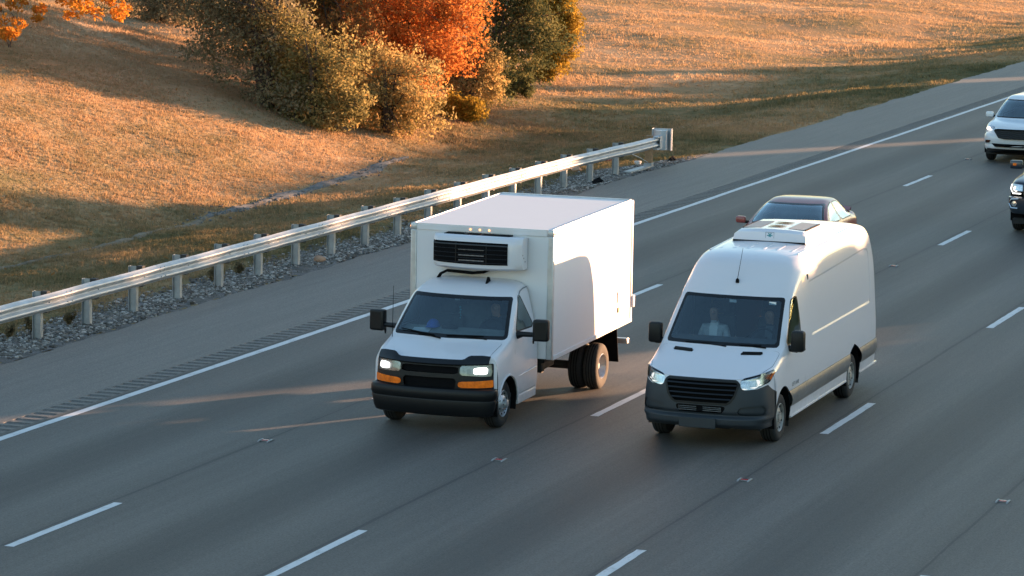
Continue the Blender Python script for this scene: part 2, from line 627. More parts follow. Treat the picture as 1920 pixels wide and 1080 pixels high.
class Surf:
    """polygon soup with per-vertex parameters that can be cut along scalar fields"""

    def __init__(s, V, A, F):
        s.V, s.A, s.F = V, A, F

    @staticmethod
    def loft(ctrl, nu=8, nv=6, mirror=True, flip=True):
        C = np.array(ctrl, float)
        G = pchip(C, nu)
        G = np.swapaxes(pchip(np.swapaxes(G, 0, 1), nv), 0, 1)
        NU, NV, _ = G.shape
        uu = np.linspace(0, C.shape[0] - 1, NU)
        vv = np.linspace(0, C.shape[1] - 1, NV)
        A = np.stack(np.meshgrid(uu, vv, indexing='ij'), -1)
        if mirror:
            G = np.concatenate([G[:, :0:-1] * np.array([-1, 1, 1]), G], 1)
            A = np.concatenate([A[:, :0:-1], A], 1)
            NV = G.shape[1]
        idx = np.arange(NU * NV).reshape(NU, NV)
        F = np.stack([idx[:-1, :-1], idx[1:, :-1], idx[1:, 1:], idx[:-1, 1:]], -1).reshape(-1, 4)
        if flip:
            F = F[:, ::-1]
        return Surf(G.reshape(-1, 3), A.reshape(-1, 2), [tuple(int(i) for i in f) for f in F])

    def split(s, field):
        """returns (inside: field<0, outside)"""
        val = np.asarray(field(s.V, s.A), float)
        val = np.where(np.abs(val) < 1e-7, 1e-7, val)
        neg = val < 0
        V = list(map(tuple, s.V))
        A = list(map(tuple, s.A))
        cache = {}

        def cut(i, j):
            key = (i, j) if i < j else (j, i)
            if key in cache:
                return cache[key]
            t = val[i] / (val[i] - val[j])
            V.append(tuple(s.V[i] + (s.V[j] - s.V[i]) * t))
            A.append(tuple(s.A[i] + (s.A[j] - s.A[i]) * t))
            cache[key] = len(V) - 1
            return cache[key]
        fi, fo = [], []
        for f in s.F:
            ng = [neg[i] for i in f]
            if all(ng):
                fi.append(f)
            elif not any(ng):
                fo.append(f)
            else:
                pi, po = [], []
                n = len(f)
                for k in range(n):
                    i, j = f[k], f[(k + 1) % n]
                    (pi if neg[i] else po).append(i)
                    if neg[i] != neg[j]:
                        c = cut(i, j)
                        pi.append(c)
                        po.append(c)
                if len(pi) > 2:
                    fi.append(tuple(pi))
                if len(po) > 2:
                    fo.append(tuple(po))
        V = np.array(V)
        A = np.array(A)
        return Surf(V, A, fi), Surf(V, A, fo)

    def join(s, o):
        n = len(s.V)
        return Surf(np.concatenate([s.V, o.V]), np.concatenate([s.A, o.A]), s.F + [tuple(i + n for i in f) for f in o.F])

    def build(s, name, mat, parent=None, offset=0.0, rake=None, thick=0.0, warp=None):
        if not s.F:
            return None
        used = sorted({i for f in s.F for i in f})
        mp = {u: k for k, u in enumerate(used)}
        V = s.V[used].copy()
        F = [tuple(mp[i] for i in f) for f in s.F]
        me = bpy.data.meshes.new(name)
        me.from_pydata([tuple(p) for p in V], [], F)
        bm = bmesh.new()
        bm.from_mesh(me)
        bmesh.ops.remove_doubles(bm, verts=bm.verts[:], dist=1e-5)
        bm.normal_update()
        if offset or thick:
            nr = {v: v.normal.copy() for v in bm.verts}
            for v in bm.verts:
                v.co += nr[v] * offset
        if warp:
            for v in bm.verts:
                v.co = Vector(warp(v.co))
        if thick:
            bm.normal_update()
            bmesh.ops.solidify(bm, geom=bm.faces[:], thickness=thick)
        if rake:
            for v in bm.verts:
                v.co.z += rake[0] * (v.co.y - rake[1])
        bm.to_mesh(me)
        bm.free()
        me.polygons.foreach_set('use_smooth', np.ones(len(me.polygons), dtype=bool))
        if thick:
            me.set_sharp_from_angle(angle=math.radians(45))
        me.update()
        return link_mesh(name, me, mat, parent)


def sdf(P, poly, r=0.0):
    """signed distance of 2-D points P to a polygon, corners rounded by r"""
    P = np.asarray(P, float)
    poly = np.asarray(poly, float)
    if r:
        c = poly.mean(0)
        # inset polygon edges by r
        n = len(poly)
        area = 0.5 * np.sum(poly[:, 0] * np.roll(poly[:, 1], -1) - np.roll(poly[:, 0], -1) * poly[:, 1])
        sgn = 1.0 if area > 0 else -1.0
        lines = []
        for i in range(n):
            a, b = poly[i], poly[(i + 1) % n]
            t = (b - a) / np.linalg.norm(b - a)
            nn = np.array([-t[1], t[0]]) * sgn
            lines.append((a + nn * r, t))
        q = []
        for i in range(n):
            (p1, t1), (p2, t2) = lines[i - 1], lines[i]
            den = t1[0] * t2[1] - t1[1] * t2[0]
            w = p2 - p1
            k = (w[0] * t2[1] - w[1] * t2[0]) / den if abs(den) > 1e-9 else 0
            q.append(p1 + t1 * k)
        poly = np.array(q)
    d2 = np.full(len(P), 1e18)
    inside = np.zeros(len(P), bool)
    n = len(poly)
    for i in range(n):
        a, b = poly[i], poly[(i + 1) % n]
        e = b - a
        w = P - a
        t = np.clip((w @ e) / (e @ e), 0, 1)
        d2 = np.minimum(d2, ((w - t[:, None] * e) ** 2).sum(1))
        c = (a[1] <= P[:, 1]) != (b[1] <= P[:, 1])
        with np.errstate(divide='ignore', invalid='ignore'):
            xx = a[0] + (P[:, 1] - a[1]) / (b[1] - a[1] if b[1] != a[1] else 1e-12) * e[0]
        inside ^= c & (P[:, 0] < xx)
    d = np.sqrt(d2)
    return np.where(inside, -d, d) - r


def f_side(poly, r=0.03, vmin=2.9):
    return lambda V, A: np.maximum(sdf(V[:, 1:3], poly, r), (vmin - A[:, 1]) * 0.2)


def f_front(poly, r=0.03, vmax=99.0, umin=-1, umax=99, mirror=True):
    """polygon in (|x|, z)"""
    def f(V, A):
        P = np.stack([np.abs(V[:, 0]) if mirror else V[:, 0], V[:, 2]], 1)
        return np.maximum.reduce([sdf(P, poly, r), (A[:, 1] - vmax) * 0.2, (umin - A[:, 0]) * 0.2, (A[:, 0] - umax) * 0.2])
    return f


def f_top(poly, r=0.03, umin=-1, umax=99, vmax=99):
    def f(V, A):
        P = np.stack([np.abs(V[:, 0]), V[:, 1]], 1)
        return np.maximum.reduce([sdf(P, poly, r), (umin - A[:, 0]) * 0.2, (A[:, 0] - umax) * 0.2, (A[:, 1] - vmax) * 0.2])
    return f


def f_disc(y, z, rad):
    return lambda V, A: np.hypot(V[:, 1] - y, V[:, 2] - z) - rad


def seam_of(poly, r, vmin, w=0.004):
    return lambda V, A: np.maximum(np.abs(sdf(V[:, 1:3], poly, r)) - w, (vmin - A[:, 1]) * .2)


def vnoise(x, y, seed=0):
    """smooth value noise on arrays"""
    x = np.asarray(x, float)
    y = np.asarray(y, float)
    xi, yi = np.floor(x).astype(np.int64), np.floor(y).astype(np.int64)
    xf, yf = x - xi, y - yi
    xf = xf * xf * (3 - 2 * xf)
    yf = yf * yf * (3 - 2 * yf)

    def h(a, b):
        n = (a * 374761393 + b * 668265263 + seed * 2147483647) & 0xFFFFFFFF
        n = ((n ^ (n >> 13)) * 1274126177) & 0xFFFFFFFF
        return ((n ^ (n >> 16)) & 0xFFFF) / 65535.0
    return (h(xi, yi) * (1 - xf) + h(xi + 1, yi) * xf) * (1 - yf) + (h(xi, yi + 1) * (1 - xf) + h(xi + 1, yi + 1) * xf) * yf


def smooth01(t):
    t = np.clip(t, 0, 1)
    return t * t * (3 - 2 * t)


# ------------------------------------------------------------------ terrain
def terrain(X, Y):
    X = np.asarray(X, float)
    Y = np.asarray(Y, float)
    z = np.full(np.broadcast(X, Y).shape, -0.06)
    X, Y = np.broadcast_arrays(X, Y)
    # left of the road: verge, swale, bank
    d = -3.35 - X
    verge = -0.03 - 0.05 * smooth01(d / 1.6)
    fore = -0.40 * smooth01((d - 1.6) / 5.0)
    m = 0.055 + 0.27 * (1 - smooth01((Y - 78) / 45.0))
    up = np.maximum(d - 7.4, 0)
    bank = m * (np.sqrt(up**2 + 1.2) - 1.095)
    bank = np.where(bank > 5, 5 + (bank - 5) * 0.35, bank)
    und = (vnoise(X * 0.22, Y * 0.16, 3) - 0.5) * 0.35 * smooth01((d - 3) / 6) + (vnoise(X * 0.9, Y * 0.7, 5) - 0.5) * 0.10 * smooth01((d - 1.8) / 3)
    zl = verge + fore + bank + und
    z = np.where(d > 0, zl, z)
    # right of the road: verge rising to a low embankment
    e = X - 22.5
    zr = -0.05 + 2.6 * smooth01((e - 1.0) / 7.0) + (vnoise(X * 0.2, Y * 0.2, 9) - 0.5) * 0.25 * smooth01(e / 4)
    z = np.where(e > 0, zr, z)
    return z


def graded(stops):
    out = []
    for a, b, s in stops:
        out.append(np.arange(a, b, s))
    return np.concatenate(out + [[stops[-1][1]]])


gx = graded([(-1800, -300, 150), (-300, -90, 15), (-90, -40, 2.0), (-40, -3.8, 0.5), (-3.8, -3.2, 0.15), (-3.2, 22.4, 3.2), (22.4, 40, 1.1), (40, 120, 10), (120, 1800, 140)])
gy = graded([(-300, 0, 60), (0, 44, 4), (44, 130, 0.6), (130, 200, 1.5), (200, 400, 20), (400, 3600, 200)])
GX, GY = np.meshgrid(gx, gy, indexing='ij')
GZ = terrain(GX, GY)
idx = np.arange(GX.size).reshape(GX.shape)
F = np.stack([idx[:-1, :-1], idx[1:, :-1], idx[1:, 1:], idx[:-1, 1:]], -1).reshape(-1, 4)
ground = mesh_np('ground', np.stack([GX, GY, GZ], -1).reshape(-1, 3), F, 'ground_grass', smooth=True)
tag(ground, 'dry tawny grass bank and verge beside the highway', 'ground', kind='structure')


def sheet(name, x0, x1, ys, z, mat, parent=None):
    V = []
    for y in ys:
        V += [(x0, y, z), (x1, y, z)]
    F = [(2 * i, 2 * i + 1, 2 * i + 3, 2 * i + 2) for i in range(len(ys) - 1)]
    return mesh_np(name, V, F, mat, parent)


ROAD_Y = np.arange(-60, 901, 20.0)
road = sheet('road', -0.22, 22.5, ROAD_Y, 0.0, 'asphalt')
tag(road, 'dark grey asphalt highway lanes with white markings', 'road', kind='structure')
# paved shoulder with a slightly ragged outer edge
ys = np.concatenate([np.arange(-60, 40, 5.0), np.arange(40, 140, 0.2), np.arange(140, 901, 8.0)])
ex = -3.35 + (vnoise(ys * 0.5, ys * 0, 21) - 0.5) * 0.16 + (vnoise(ys * 3.1, ys * 0, 22) - 0.5) * 0.09
V, F = [], []
for y, x in zip(ys, ex):
    V += [(x - 0.05, y, -0.09), (x, y, -0.004), (-0.62, y, 0.0)]
for i in range(len(ys) - 1):
    a = 3 * i
    F += [(a, a + 1, a + 4, a + 3), (a + 1, a + 2, a + 5, a + 4)]
shoulder = mesh_np('shoulder', V, F, 'shoulder_asphalt')
tag(shoulder, 'lighter grey paved shoulder between edge line and guardrail', 'shoulder', kind='structure')
# milled rumble strip: one sheet with grooves cut into it
V, F = [], []
prof = [(0.0, 0.0), (0.03, -0.014), (0.09, -0.022), (0.15, -0.014), (0.18, 0.0)]
rows = []
y = 30.0
rows.append((-60.0, 0.0))
while y < 150:
    rows += [(y + a, b) for a, b in prof]
    y += 0.305
rows.append((900.0, 0.0))
# grooves have real depth and a darker asphalt colour; pale lands between them are plain shoulder asphalt
for yy, zz in rows:
    V += [(-0.62, yy, 0.0), (-0.60, yy, zz), (-0.22, yy, zz), (-0.2199, yy, 0.0)]
for i in range(len(rows) - 1):
    a = 4 * i
    F += [(a, a + 1, a + 5, a + 4), (a + 1, a + 2, a + 6, a + 5), (a + 2, a + 3, a + 7, a + 6)]
rs = mesh_np('rumble_strip', V, F, ['shoulder_asphalt', 'rumble_asphalt'], shoulder)
mi = np.zeros(len(F), np.int32)
for i in range(len(rows) - 1):
    if rows[i][1] < -0.001 or rows[i + 1][1] < -0.001:
        mi[3 * i:3 * i + 3] = 1
rs.data.polygons.foreach_set('material_index', mi)
tag(rs, 'milled rumble strip grooves beside the white edge line')


# painted lines
def paint_strip(name, xc, y0, y1, w, skew=0.0, step=0.5):
    n = max(2, int((y1 - y0) / step))
    yy = np.linspace(y0, y1, n)
    wob = (vnoise(yy * 0.35, yy * 0 + xc, 31) - 0.5) * 0.02
    ea = (vnoise(yy * 6.0, yy * 0 + xc, 32) - 0.5) * 0.014
    eb = (vnoise(yy * 6.0, yy * 0 + xc + 9, 33) - 0.5) * 0.014
    V = []
    for y, a, b, c in zip(yy, wob, ea, eb):
        V += [(xc - w / 2 + a + b, y, 0.004), (xc + w / 2 + a + c, y, 0.004)]
    F = [(2 * i, 2 * i + 1, 2 * i + 3, 2 * i + 2) for i in range(n - 1)]
    return mesh_np(name, V, F, 'line_paint', road)


paint_strip('edge_line', 0.0, 0, 400, 0.15)
paint_strip('edge_line', 18.3, 0, 400, 0.15)
for ln in range(1, 5):
    for k in range(-2, 18):
        y1 = 40.2 + 12.19 * k
        if ln == 2 and k == 0:
            y1 = 39.88
        if y1 < 34:
            continue
        paint_strip('lane_dash', 3.66 * ln, y1 - 3.05, y1, 0.13, step=0.15)

# ------------------------------------------------------------------ swale lining, gravel, grass
def to_ground(px, py, zoff=0.0):
    """where the sight line through a photograph pixel meets the terrain (used once, to place things on the ground)"""
    d = _fw + _r2 * ((px - 960) / FOCPX) - _u2 * ((py - 540) / FOCPX)
    t = np.arange(40, 260, 0.1)
    X, Y, Z = CAMX + d.x * t, d.y * t, CAMH + d.z * t
    g = terrain(X, Y) + zoff
    i = int(np.argmax(Z < g))
    return float(X[i]), float(Y[i]), float(g[i])


# gravel verge under the guardrail
ys = np.arange(20, 92.5, 0.25)
V, F = [], []
for y in ys:
    x1 = -3.37
    x0 = -5.05 + float(vnoise(y * 0.6, 0, 41) - 0.5) * 0.9
    if y > 86:
        x0 += (x1 - x0) * (y - 86) / 6.6
    for k in range(7):
        x = x1 + (x0 - x1) * k / 6
        V.append((x, y, float(terrain(x, y)) + (0.02 if 0 < k < 6 else -0.004) + float(vnoise(x * 5, y * 5, 43) - .5) * 0.035))
for i in range(len(ys) - 1):
    for k in range(6):
        a = i * 7 + k
        F.append((a, a + 1, a + 8, a + 7))
gv = mesh_np('gravel_verge', V, F, 'gravel_soil', smooth=True)
tag(gv, 'grey gravel and dirt strip under the guardrail', 'gravel verge', kind='structure')


def scatter_stones(name, pts, sizes, mat, seed, parent=None):
    """pts (n,3): irregular 20-face stones joined into one mesh"""
    r = np.random.default_rng(seed)
    t = (1 + 5 ** 0.5) / 2
    B = np.array([(-1, t, 0), (1, t, 0), (-1, -t, 0), (1, -t, 0), (0, -1, t), (0, 1, t), (0, -1, -t), (0, 1, -t), (t, 0, -1), (t, 0, 1), (-t, 0, -1), (-t, 0, 1)], float)
    B /= np.linalg.norm(B[0])
    FB = np.array([(0, 11, 5), (0, 5, 1), (0, 1, 7), (0, 7, 10), (0, 10, 11), (1, 5, 9), (5, 11, 4), (11, 10, 2), (10, 7, 6), (7, 1, 8), (3, 9, 4), (3, 4, 2), (3, 2, 6), (3, 6, 8), (3, 8, 9), (4, 9, 5), (2, 4, 11), (6, 2, 10), (8, 6, 7), (9, 8, 1)])
    n = len(pts)
    a = r.uniform(0, 6.28, n)
    sc = np.stack([r.uniform(.7, 1.3, n), r.uniform(.7, 1.3, n), r.uniform(.4, .8, n)], 1) * sizes[:, None]
    P = B[None] * (1 + r.uniform(-.25, .25, (n, 12, 1)))
    P = P * sc[:, None, :]
    ca, sa = np.cos(a)[:, None], np.sin(a)[:, None]
    x = P[..., 0] * ca - P[..., 1] * sa
    yv = P[..., 0] * sa + P[..., 1] * ca
    P = np.stack([x, yv, P[..., 2]], -1) + pts[:, None, :]
    Fc = (FB[None] + (np.arange(n) * 12)[:, None, None]).reshape(-1, 3)
    return mesh_np(name, P.reshape(-1, 3), Fc, mat, parent, rnd=np.repeat(r.uniform(0, 1, n), 12))


def stone_mat():
    m, nt, b = newmat('gravel_stones')
    at = nt.nodes.new('ShaderNodeAttribute')
    at.attribute_name = 'rnd'
    nt.links.new(ramp(nt, at.outputs['Fac'], [(0.0, (0.06, 0.050, 0.040)), (0.45, (0.15, 0.135, 0.118)), (0.8, (0.30, 0.28, 0.25)), (1.0, (0.48, 0.45, 0.42))]), b.inputs['Base Color'])
    b.inputs['Roughness'].default_value = 0.9
    MATS['gravel_stones'] = m


stone_mat()
n = 32000
yy = 48 + (91 - 48) * rng.uniform(0, 1, n)
xx = rng.normal(-4.25, 0.42, n)
keep = (xx < -3.42) & (xx > -5.3) & (vnoise(xx * 1.4, yy * 0.8, 51) + rng.uniform(-.35, .35, n) > 0.36)
keep &= (yy < 86) | (xx > -3.4 - (92 - yy) * 0.25)
xx, yy = xx[keep], yy[keep]
pts = np.stack([xx, yy, terrain(xx, yy) + 0.025], 1)
st = scatter_stones('gravel_stones', pts, 0.014 + 0.034 * rng.uniform(0, 1, len(xx)) ** 3, 'gravel_stones', 5)
tag(st, 'loose pale gravel stones strewn under the guardrail', 'gravel', kind='stuff')

# rough stone-lined swale behind the guardrail (photo: grey strip running up to the shrubs)
sw = [to_ground(*p) for p in [(-40, 512), (120, 480), (250, 448), (395, 405), (500, 378), (600, 350), (690, 322), (765, 296)]]
SWP = np.array(sw)
V, F = [], []
ss = np.linspace(0, len(sw) - 1, 120)
for i, t in enumerate(ss):
    k = min(int(t), len(sw) - 2)
    p = SWP[k] + (SWP[k + 1] - SWP[k]) * (t - k)
    wdt = 0.20 + float(vnoise(t * 4, 0, 61) - .5) * 0.2
    if t > 6:
        wdt *= max(0.15, 7.2 - t)
    if t < 3:
        wdt *= 0.55
    for c in range(6):
        x = p[0] + (c / 5 - 0.5) * 2 * wdt
        z = float(terrain(x, p[1])) + 0.035 + float(vnoise(x * 4.5, p[1] * 3.0, 62) - .5) * 0.05 - (0.06 if c in (0, 5) else 0)
        V.append((x, p[1], z))
for i in range(len(ss) - 1):
    for c in range(5):
        a = i * 6 + c
        F.append((a, a + 1, a + 7, a + 6))
swl = mesh_np('drainage_swale', V, F, ['stone_ditch', 'ditch_dirt'], smooth=True)
swl.data.polygons.foreach_set('material_index', np.array([1 if ss[i] < 2.9 else 0 for i in range(len(ss) - 1) for c in range(5)], np.int32))
tag(swl, 'rough grey stone drainage channel running along the foot of the bank', 'drainage channel', kind='structure')
n = 260
t = rng.uniform(2.6, 6.8, n)
k = np.minimum(t.astype(int), len(sw) - 2)
P = SWP[k] + (SWP[k + 1] - SWP[k]) * (t - k)[:, None]
P[:, 0] += rng.normal(0, 0.20, n)
P[:, 2] = terrain(P[:, 0], P[:, 1]) + 0.04
sst = scatter_stones('swale_stones', P, 0.015 + 0.035 * rng.uniform(0, 1, n) ** 2, 'stone_ditch', 8)
tag(sst, 'loose grey stones lying along the drainage channel', 'stones', kind='stuff')


# grass: tufts of blades, denser near the camera
def grass_tufts(n, ymin, ymax, xmin, hmin, hmax, wid, seed, blades=5):
    r = np.random.default_rng(seed)
    Y = ymin + (ymax - ymin) * r.uniform(0, 1, n) ** 1.25
    X = -3.45 + (xmin + 3.45) * r.uniform(0, 1, n)
    # keep what the camera's wedge can see, with a margin on both sides
    ang = np.arctan2(CAMX - X, Y)
    ok = (ang > YAW - 0.19) & (ang < YAW + 0.19)
    ok &= (X < -4.75 + r.normal(0, .25, n)) | (Y > 90)
    ok &= X < -3.5
    for j in range(len(SWP) - 1):
        pass
    sx = np.interp(Y, SWP[:, 1], SWP[:, 0])
    ok &= (np.abs(X - sx) > 0.26 + r.uniform(-.15, .1, n)) | (Y > SWP[-2, 1]) | ((Y < 74) & (r.uniform(0, 1, n) < .6)) | (r.uniform(0, 1, n) < .12)
    dens = vnoise(X * 1.1, Y * 0.9, 71) * 0.6 + vnoise(X * 0.25, Y * 0.2, 72) * 0.6
    ok &= dens + r.uniform(-.3, .3, n) > 0.38
    X, Y = X[ok], Y[ok]
    n = len(X)
    Z = terrain(X, Y) - 0.01
    hgt = (hmin + (hmax - hmin) * r.uniform(0, 1, n) ** 1.6) * (0.6 + 0.9 * vnoise(X * 0.6, Y * 0.5, 74))
    Vs, Fs, R = [], [], []
    rv = r.uniform(0, 1, n)
    for b in range(blades):
        a = r.uniform(0, 6.28, n)
        lean = r.uniform(0.1, 0.9, n) * hgt
        ox, oy = r.normal(0, wid * 3.0, n), r.normal(0, wid * 3.0, n)
        bx, by = X + ox, Y + oy
        w = wid * r.uniform(.5, 1.2, n)
        px, py = np.cos(a), np.sin(a)
        p0 = np.stack([bx - py * w, by + px * w, Z], 1)
        p1 = np.stack([bx + py * w, by - px * w, Z], 1)
        p2 = np.stack([bx + px * lean, by + py * lean, Z + hgt * r.uniform(.6, 1.1, n)], 1)
        Vs.append(np.stack([p0, p1, p2], 1).reshape(-1, 3))
        R.append(np.repeat(np.clip(rv + r.normal(0, .15, n), 0, 1), 3))
    Vv = np.concatenate(Vs)
    return Vv, np.arange(len(Vv)).reshape(-1, 3), np.concatenate(R)


parts = [grass_tufts(260000, 50, 102, -30, 0.03, 0.10, 0.013, 81, 5),
         grass_tufts(200000, 92, 200, -75, 0.04, 0.13, 0.022, 82, 5)]
Vv = np.concatenate([p[0] for p in parts])
Rr = np.concatenate([p[2] for p in parts])
gr = mesh_np('grass', Vv, np.arange(len(Vv)).reshape(-1, 3), 'blade_grass', rnd=Rr)
tag(gr, 'short dry tawny grass covering the bank and verge', 'grass', kind='stuff')

# fallen leaves scattered over the bank
n = 2600
Y = rng.uniform(56, 110, n)
X = rng.uniform(-32, -5.5, n)
k = vnoise(X * .35, Y * .3, 91) + rng.uniform(-.4, .4, n) > 0.45
X, Y = X[k], Y[k]
n = len(X)
Z = terrain(X, Y) + rng.uniform(.05, .12, n)
a = rng.uniform(0, 6.28, n)
s_ = rng.uniform(.03, .08, n)
ti = rng.normal(0, .5, n)
cx, sx = np.cos(a) * s_, np.sin(a) * s_
q = np.stack([np.stack([X - cx, Y - sx, Z], 1), np.stack([X + sx * .6, Y - cx * .6, Z + ti * s_ * .5], 1), np.stack([X + cx, Y + sx, Z + ti * s_], 1), np.stack([X - sx * .6, Y + cx * .6, Z + ti * s_ * .4], 1)], 1)
leafmat('fallen_leaf', [(0.1, (0.20, 0.10, 0.04)), (0.5, (0.34, 0.15, 0.05)), (0.8, (0.42, 0.30, 0.18)), (1.0, (0.6, 0.5, 0.4))], 0.2)
fl = mesh_np('fallen_leaves', q.reshape(-1, 3), np.arange(n * 4).reshape(-1, 4), 'fallen_leaf', rnd=np.repeat(rng.uniform(0, 1, n), 4))
tag(fl, 'brown and cream fallen leaves scattered over the grass bank', 'fallen leaves', kind='stuff')


# ------------------------------------------------------------------ trees and shrubs
leafmat('leaf_orange', [(0.05, (0.16, 0.095, 0.03)), (0.28, (0.40, 0.16, 0.045)), (0.52, (0.60, 0.215, 0.060)), (0.75, (0.64, 0.30, 0.09)), (0.95, (0.50, 0.12, 0.06))], 0.5)
leafmat('leaf_amber', [(0.05, (0.22, 0.10, 0.02)), (0.35, (0.52, 0.20, 0.03)), (0.7, (0.64, 0.29, 0.05)), (1.0, (0.60, 0.18, 0.04))], 0.5)
leafmat('leaf_rust', [(0.02, (0.07, 0.06, 0.03)), (0.3, (0.20, 0.14, 0.06)), (0.5, (0.34, 0.17, 0.06)), (0.72, (0.46, 0.17, 0.06)), (0.9, (0.36, 0.10, 0.055)), (1.0, (0.30, 0.24, 0.09))], 0.45)
leafmat('leaf_olive', [(0.05, (0.09, 0.085, 0.036)), (0.4, (0.22, 0.185, 0.075)), (0.62, (0.34, 0.27, 0.11)), (0.80, (0.48, 0.32, 0.12)), (0.95, (0.56, 0.22, 0.07))], 0.48)
leafmat('leaf_dun', [(0.05, (0.10, 0.085, 0.052)), (0.4, (0.21, 0.172, 0.10)), (0.75, (0.32, 0.26, 0.15)), (1.0, (0.42, 0.31, 0.16))], 0.45)
leafmat('leaf_gold', [(0.05, (0.13, 0.10, 0.02)), (0.4, (0.32, 0.21, 0.035)), (0.8, (0.46, 0.28, 0.05)), (1.0, (0.42, 0.12, 0.03))], 0.45)
leafmat('leaf_mixed', [(0.02, (0.09, 0.085, 0.032)), (0.25, (0.26, 0.21, 0.085)), (0.5, (0.42, 0.31, 0.13)), (0.78, (0.50, 0.31, 0.12)), (0.97, (0.50, 0.18, 0.08))], 0.5)
leafmat('leaf_pine', [(0.03, (0.045, 0.06, 0.028)), (0.45, (0.12, 0.125, 0.055)), (0.75, (0.24, 0.21, 0.085)), (0.92, (0.42, 0.29, 0.10)), (1.0, (0.46, 0.2, 0.07))], 0.35)
leafmat('leaf_spruce', [(0.0, (0.014, 0.022, 0.012)), (1.0, (0.045, 0.060, 0.028))], 0.1)


def leaf_cloud(clumps, per, size, seed, flat=0.0, aspect=0.55):
    """clumps: (x,y,z,r) array -> leaf quads gathered round each clump"""
    r = np.random.default_rng(seed)
    C = np.asarray(clumps, float)
    n = len(C) * per
    c = np.repeat(C, per, 0)
    d = r.normal(0, 1, (n, 3))
    d /= np.linalg.norm(d, axis=1)[:, None]
    rad = c[:, 3] * r.uniform(0.15, 1.0, n) ** 0.5
    P = c[:, :3] + d * rad[:, None] * np.array([1, 1, 0.75])
    s = size * (.45 + 1.0 * r.uniform(0, 1, n) ** 1.6)
    t = r.normal(0, 1, (n, 3))
    t /= np.linalg.norm(t, axis=1)[:, None]
    w = np.cross(t, r.normal(0, 1, (n, 3)))
    w /= np.linalg.norm(w, axis=1)[:, None] + 1e-9
    a = t * s[:, None]
    b = w * (s * aspect)[:, None]
    q = np.stack([P - a, P + b * 0.9 - a * .1, P + a, P - b * 0.9 - a * .1], 1)
    rc = np.repeat(r.uniform(0, 1, len(C)), per)
    rn = np.clip(rc * 0.55 + r.uniform(0, .45, n), 0, 1)
    odd = r.uniform(0, 1, n) < .12
    rn[odd] = r.uniform(0, 1, odd.sum())
    return q.reshape(-1, 3), np.arange(n * 4).reshape(-1, 4), np.repeat(rn, 4)


def grow_tree(name, label, cat, base, height, lobes, mat, nclump, per, leaf, seed, group=None, stems=1, spread=0.3, clump_r=0.35, trunk_r=0.11, lift=0.0):
    """lobes: (dx,dy,z,rx,ry,rz) ellipsoids above the base that the clumps fill, mostly near their skins"""
    r = np.random.default_rng(seed)
    root = empty(name, base)
    tag(root, label, cat, group)
    L = np.array(lobes, float)
    wts = (L[:, 3] * L[:, 4] * L[:, 5]) ** 0.8
    pick = r.choice(len(L), nclump, p=wts / wts.sum())
    d = r.normal(0, 1, (nclump, 3))
    d /= np.linalg.norm(d, axis=1)[:, None]
    rad = r.uniform(0.12, 1.0, nclump) ** 0.42
    rad *= 0.72 + 0.58 * r.uniform(0, 1, nclump) ** 1.5
    C = L[pick, :3] + d * rad[:, None] * L[pick, 3:6]
    C[:, 2] = np.maximum(C[:, 2], 0.10 + lift)
    cl = np.concatenate([C, (clump_r * r.uniform(.6, 1.35, nclump))[:, None]], 1)
    mb = MB()
    for s in range(stems):
        a = 6.28 * s / max(stems, 1) + r.uniform(0, .8)
        top = np.array([math.cos(a) * spread * height * .5, math.sin(a) * spread * height * .5, height * 0.8]) if stems > 1 else np.array([r.normal(0, .1), r.normal(0, .1), height * 0.86])
        b0 = np.array([math.cos(a) * .12, math.sin(a) * .12, -0.1]) if stems > 1 else np.array([0, 0, -0.1])
        mid = (b0 + top) / 2 + r.normal(0, .12, 3)
        path = [b0, b0 * .5 + mid * .5 + r.normal(0, .04, 3), mid, mid * .5 + top * .5, top]
        mb.tube(path, [trunk_r, trunk_r * .82, trunk_r * .6, trunk_r * .38, trunk_r * .1], 7)
        nb = max(6, int(26 / stems))
        for k in range(nb):
            t = r.uniform(.15, .95)
            i = min(int(t * 4), 3)
            p = path[i] + (path[i + 1] - path[i]) * (t * 4 - i)
            q = C[r.integers(nclump)]
            m2 = (p + q) / 2 + np.array([0, 0, .12]) + r.normal(0, .08, 3)
            rr = trunk_r * (.42 - .3 * t)
            mb.tube([p, m2, q], [rr, rr * .6, rr * .2], 5)
    far = C[np.argsort(-np.linalg.norm((C - L[pick, :3]) / L[pick, 3:6], axis=1))[:40]]
    for q in far:
        a = L[np.argmin(np.linalg.norm(L[:, :3] - q, axis=1)), :3]
        d_ = q - a
        mb.tube([a + d_ * .3, a + d_ * .75 + r.normal(0, .06, 3), a + d_ * 1.12 + r.normal(0, .08, 3)], [.014, .010, .003], 4)
    mb.build('trunk', 'bark', root, smooth=True)
    V, Fq, R = leaf_cloud(cl, int(per * 1.5), leaf * .68, seed + 1)
    mesh_np('crown', V, Fq, mat, root, rnd=R)
    return root


def px_at(px, py, Y):
    """point on the sight line of a photograph pixel at road distance Y (places crowns at their true depth)"""
    d = _fw + _r2 * ((px - 960) / FOCPX) - _u2 * ((py - 540) / FOCPX)
    t = Y / d.y
    return np.array([CAMX + d.x * t, Y, CAMH + d.z * t])


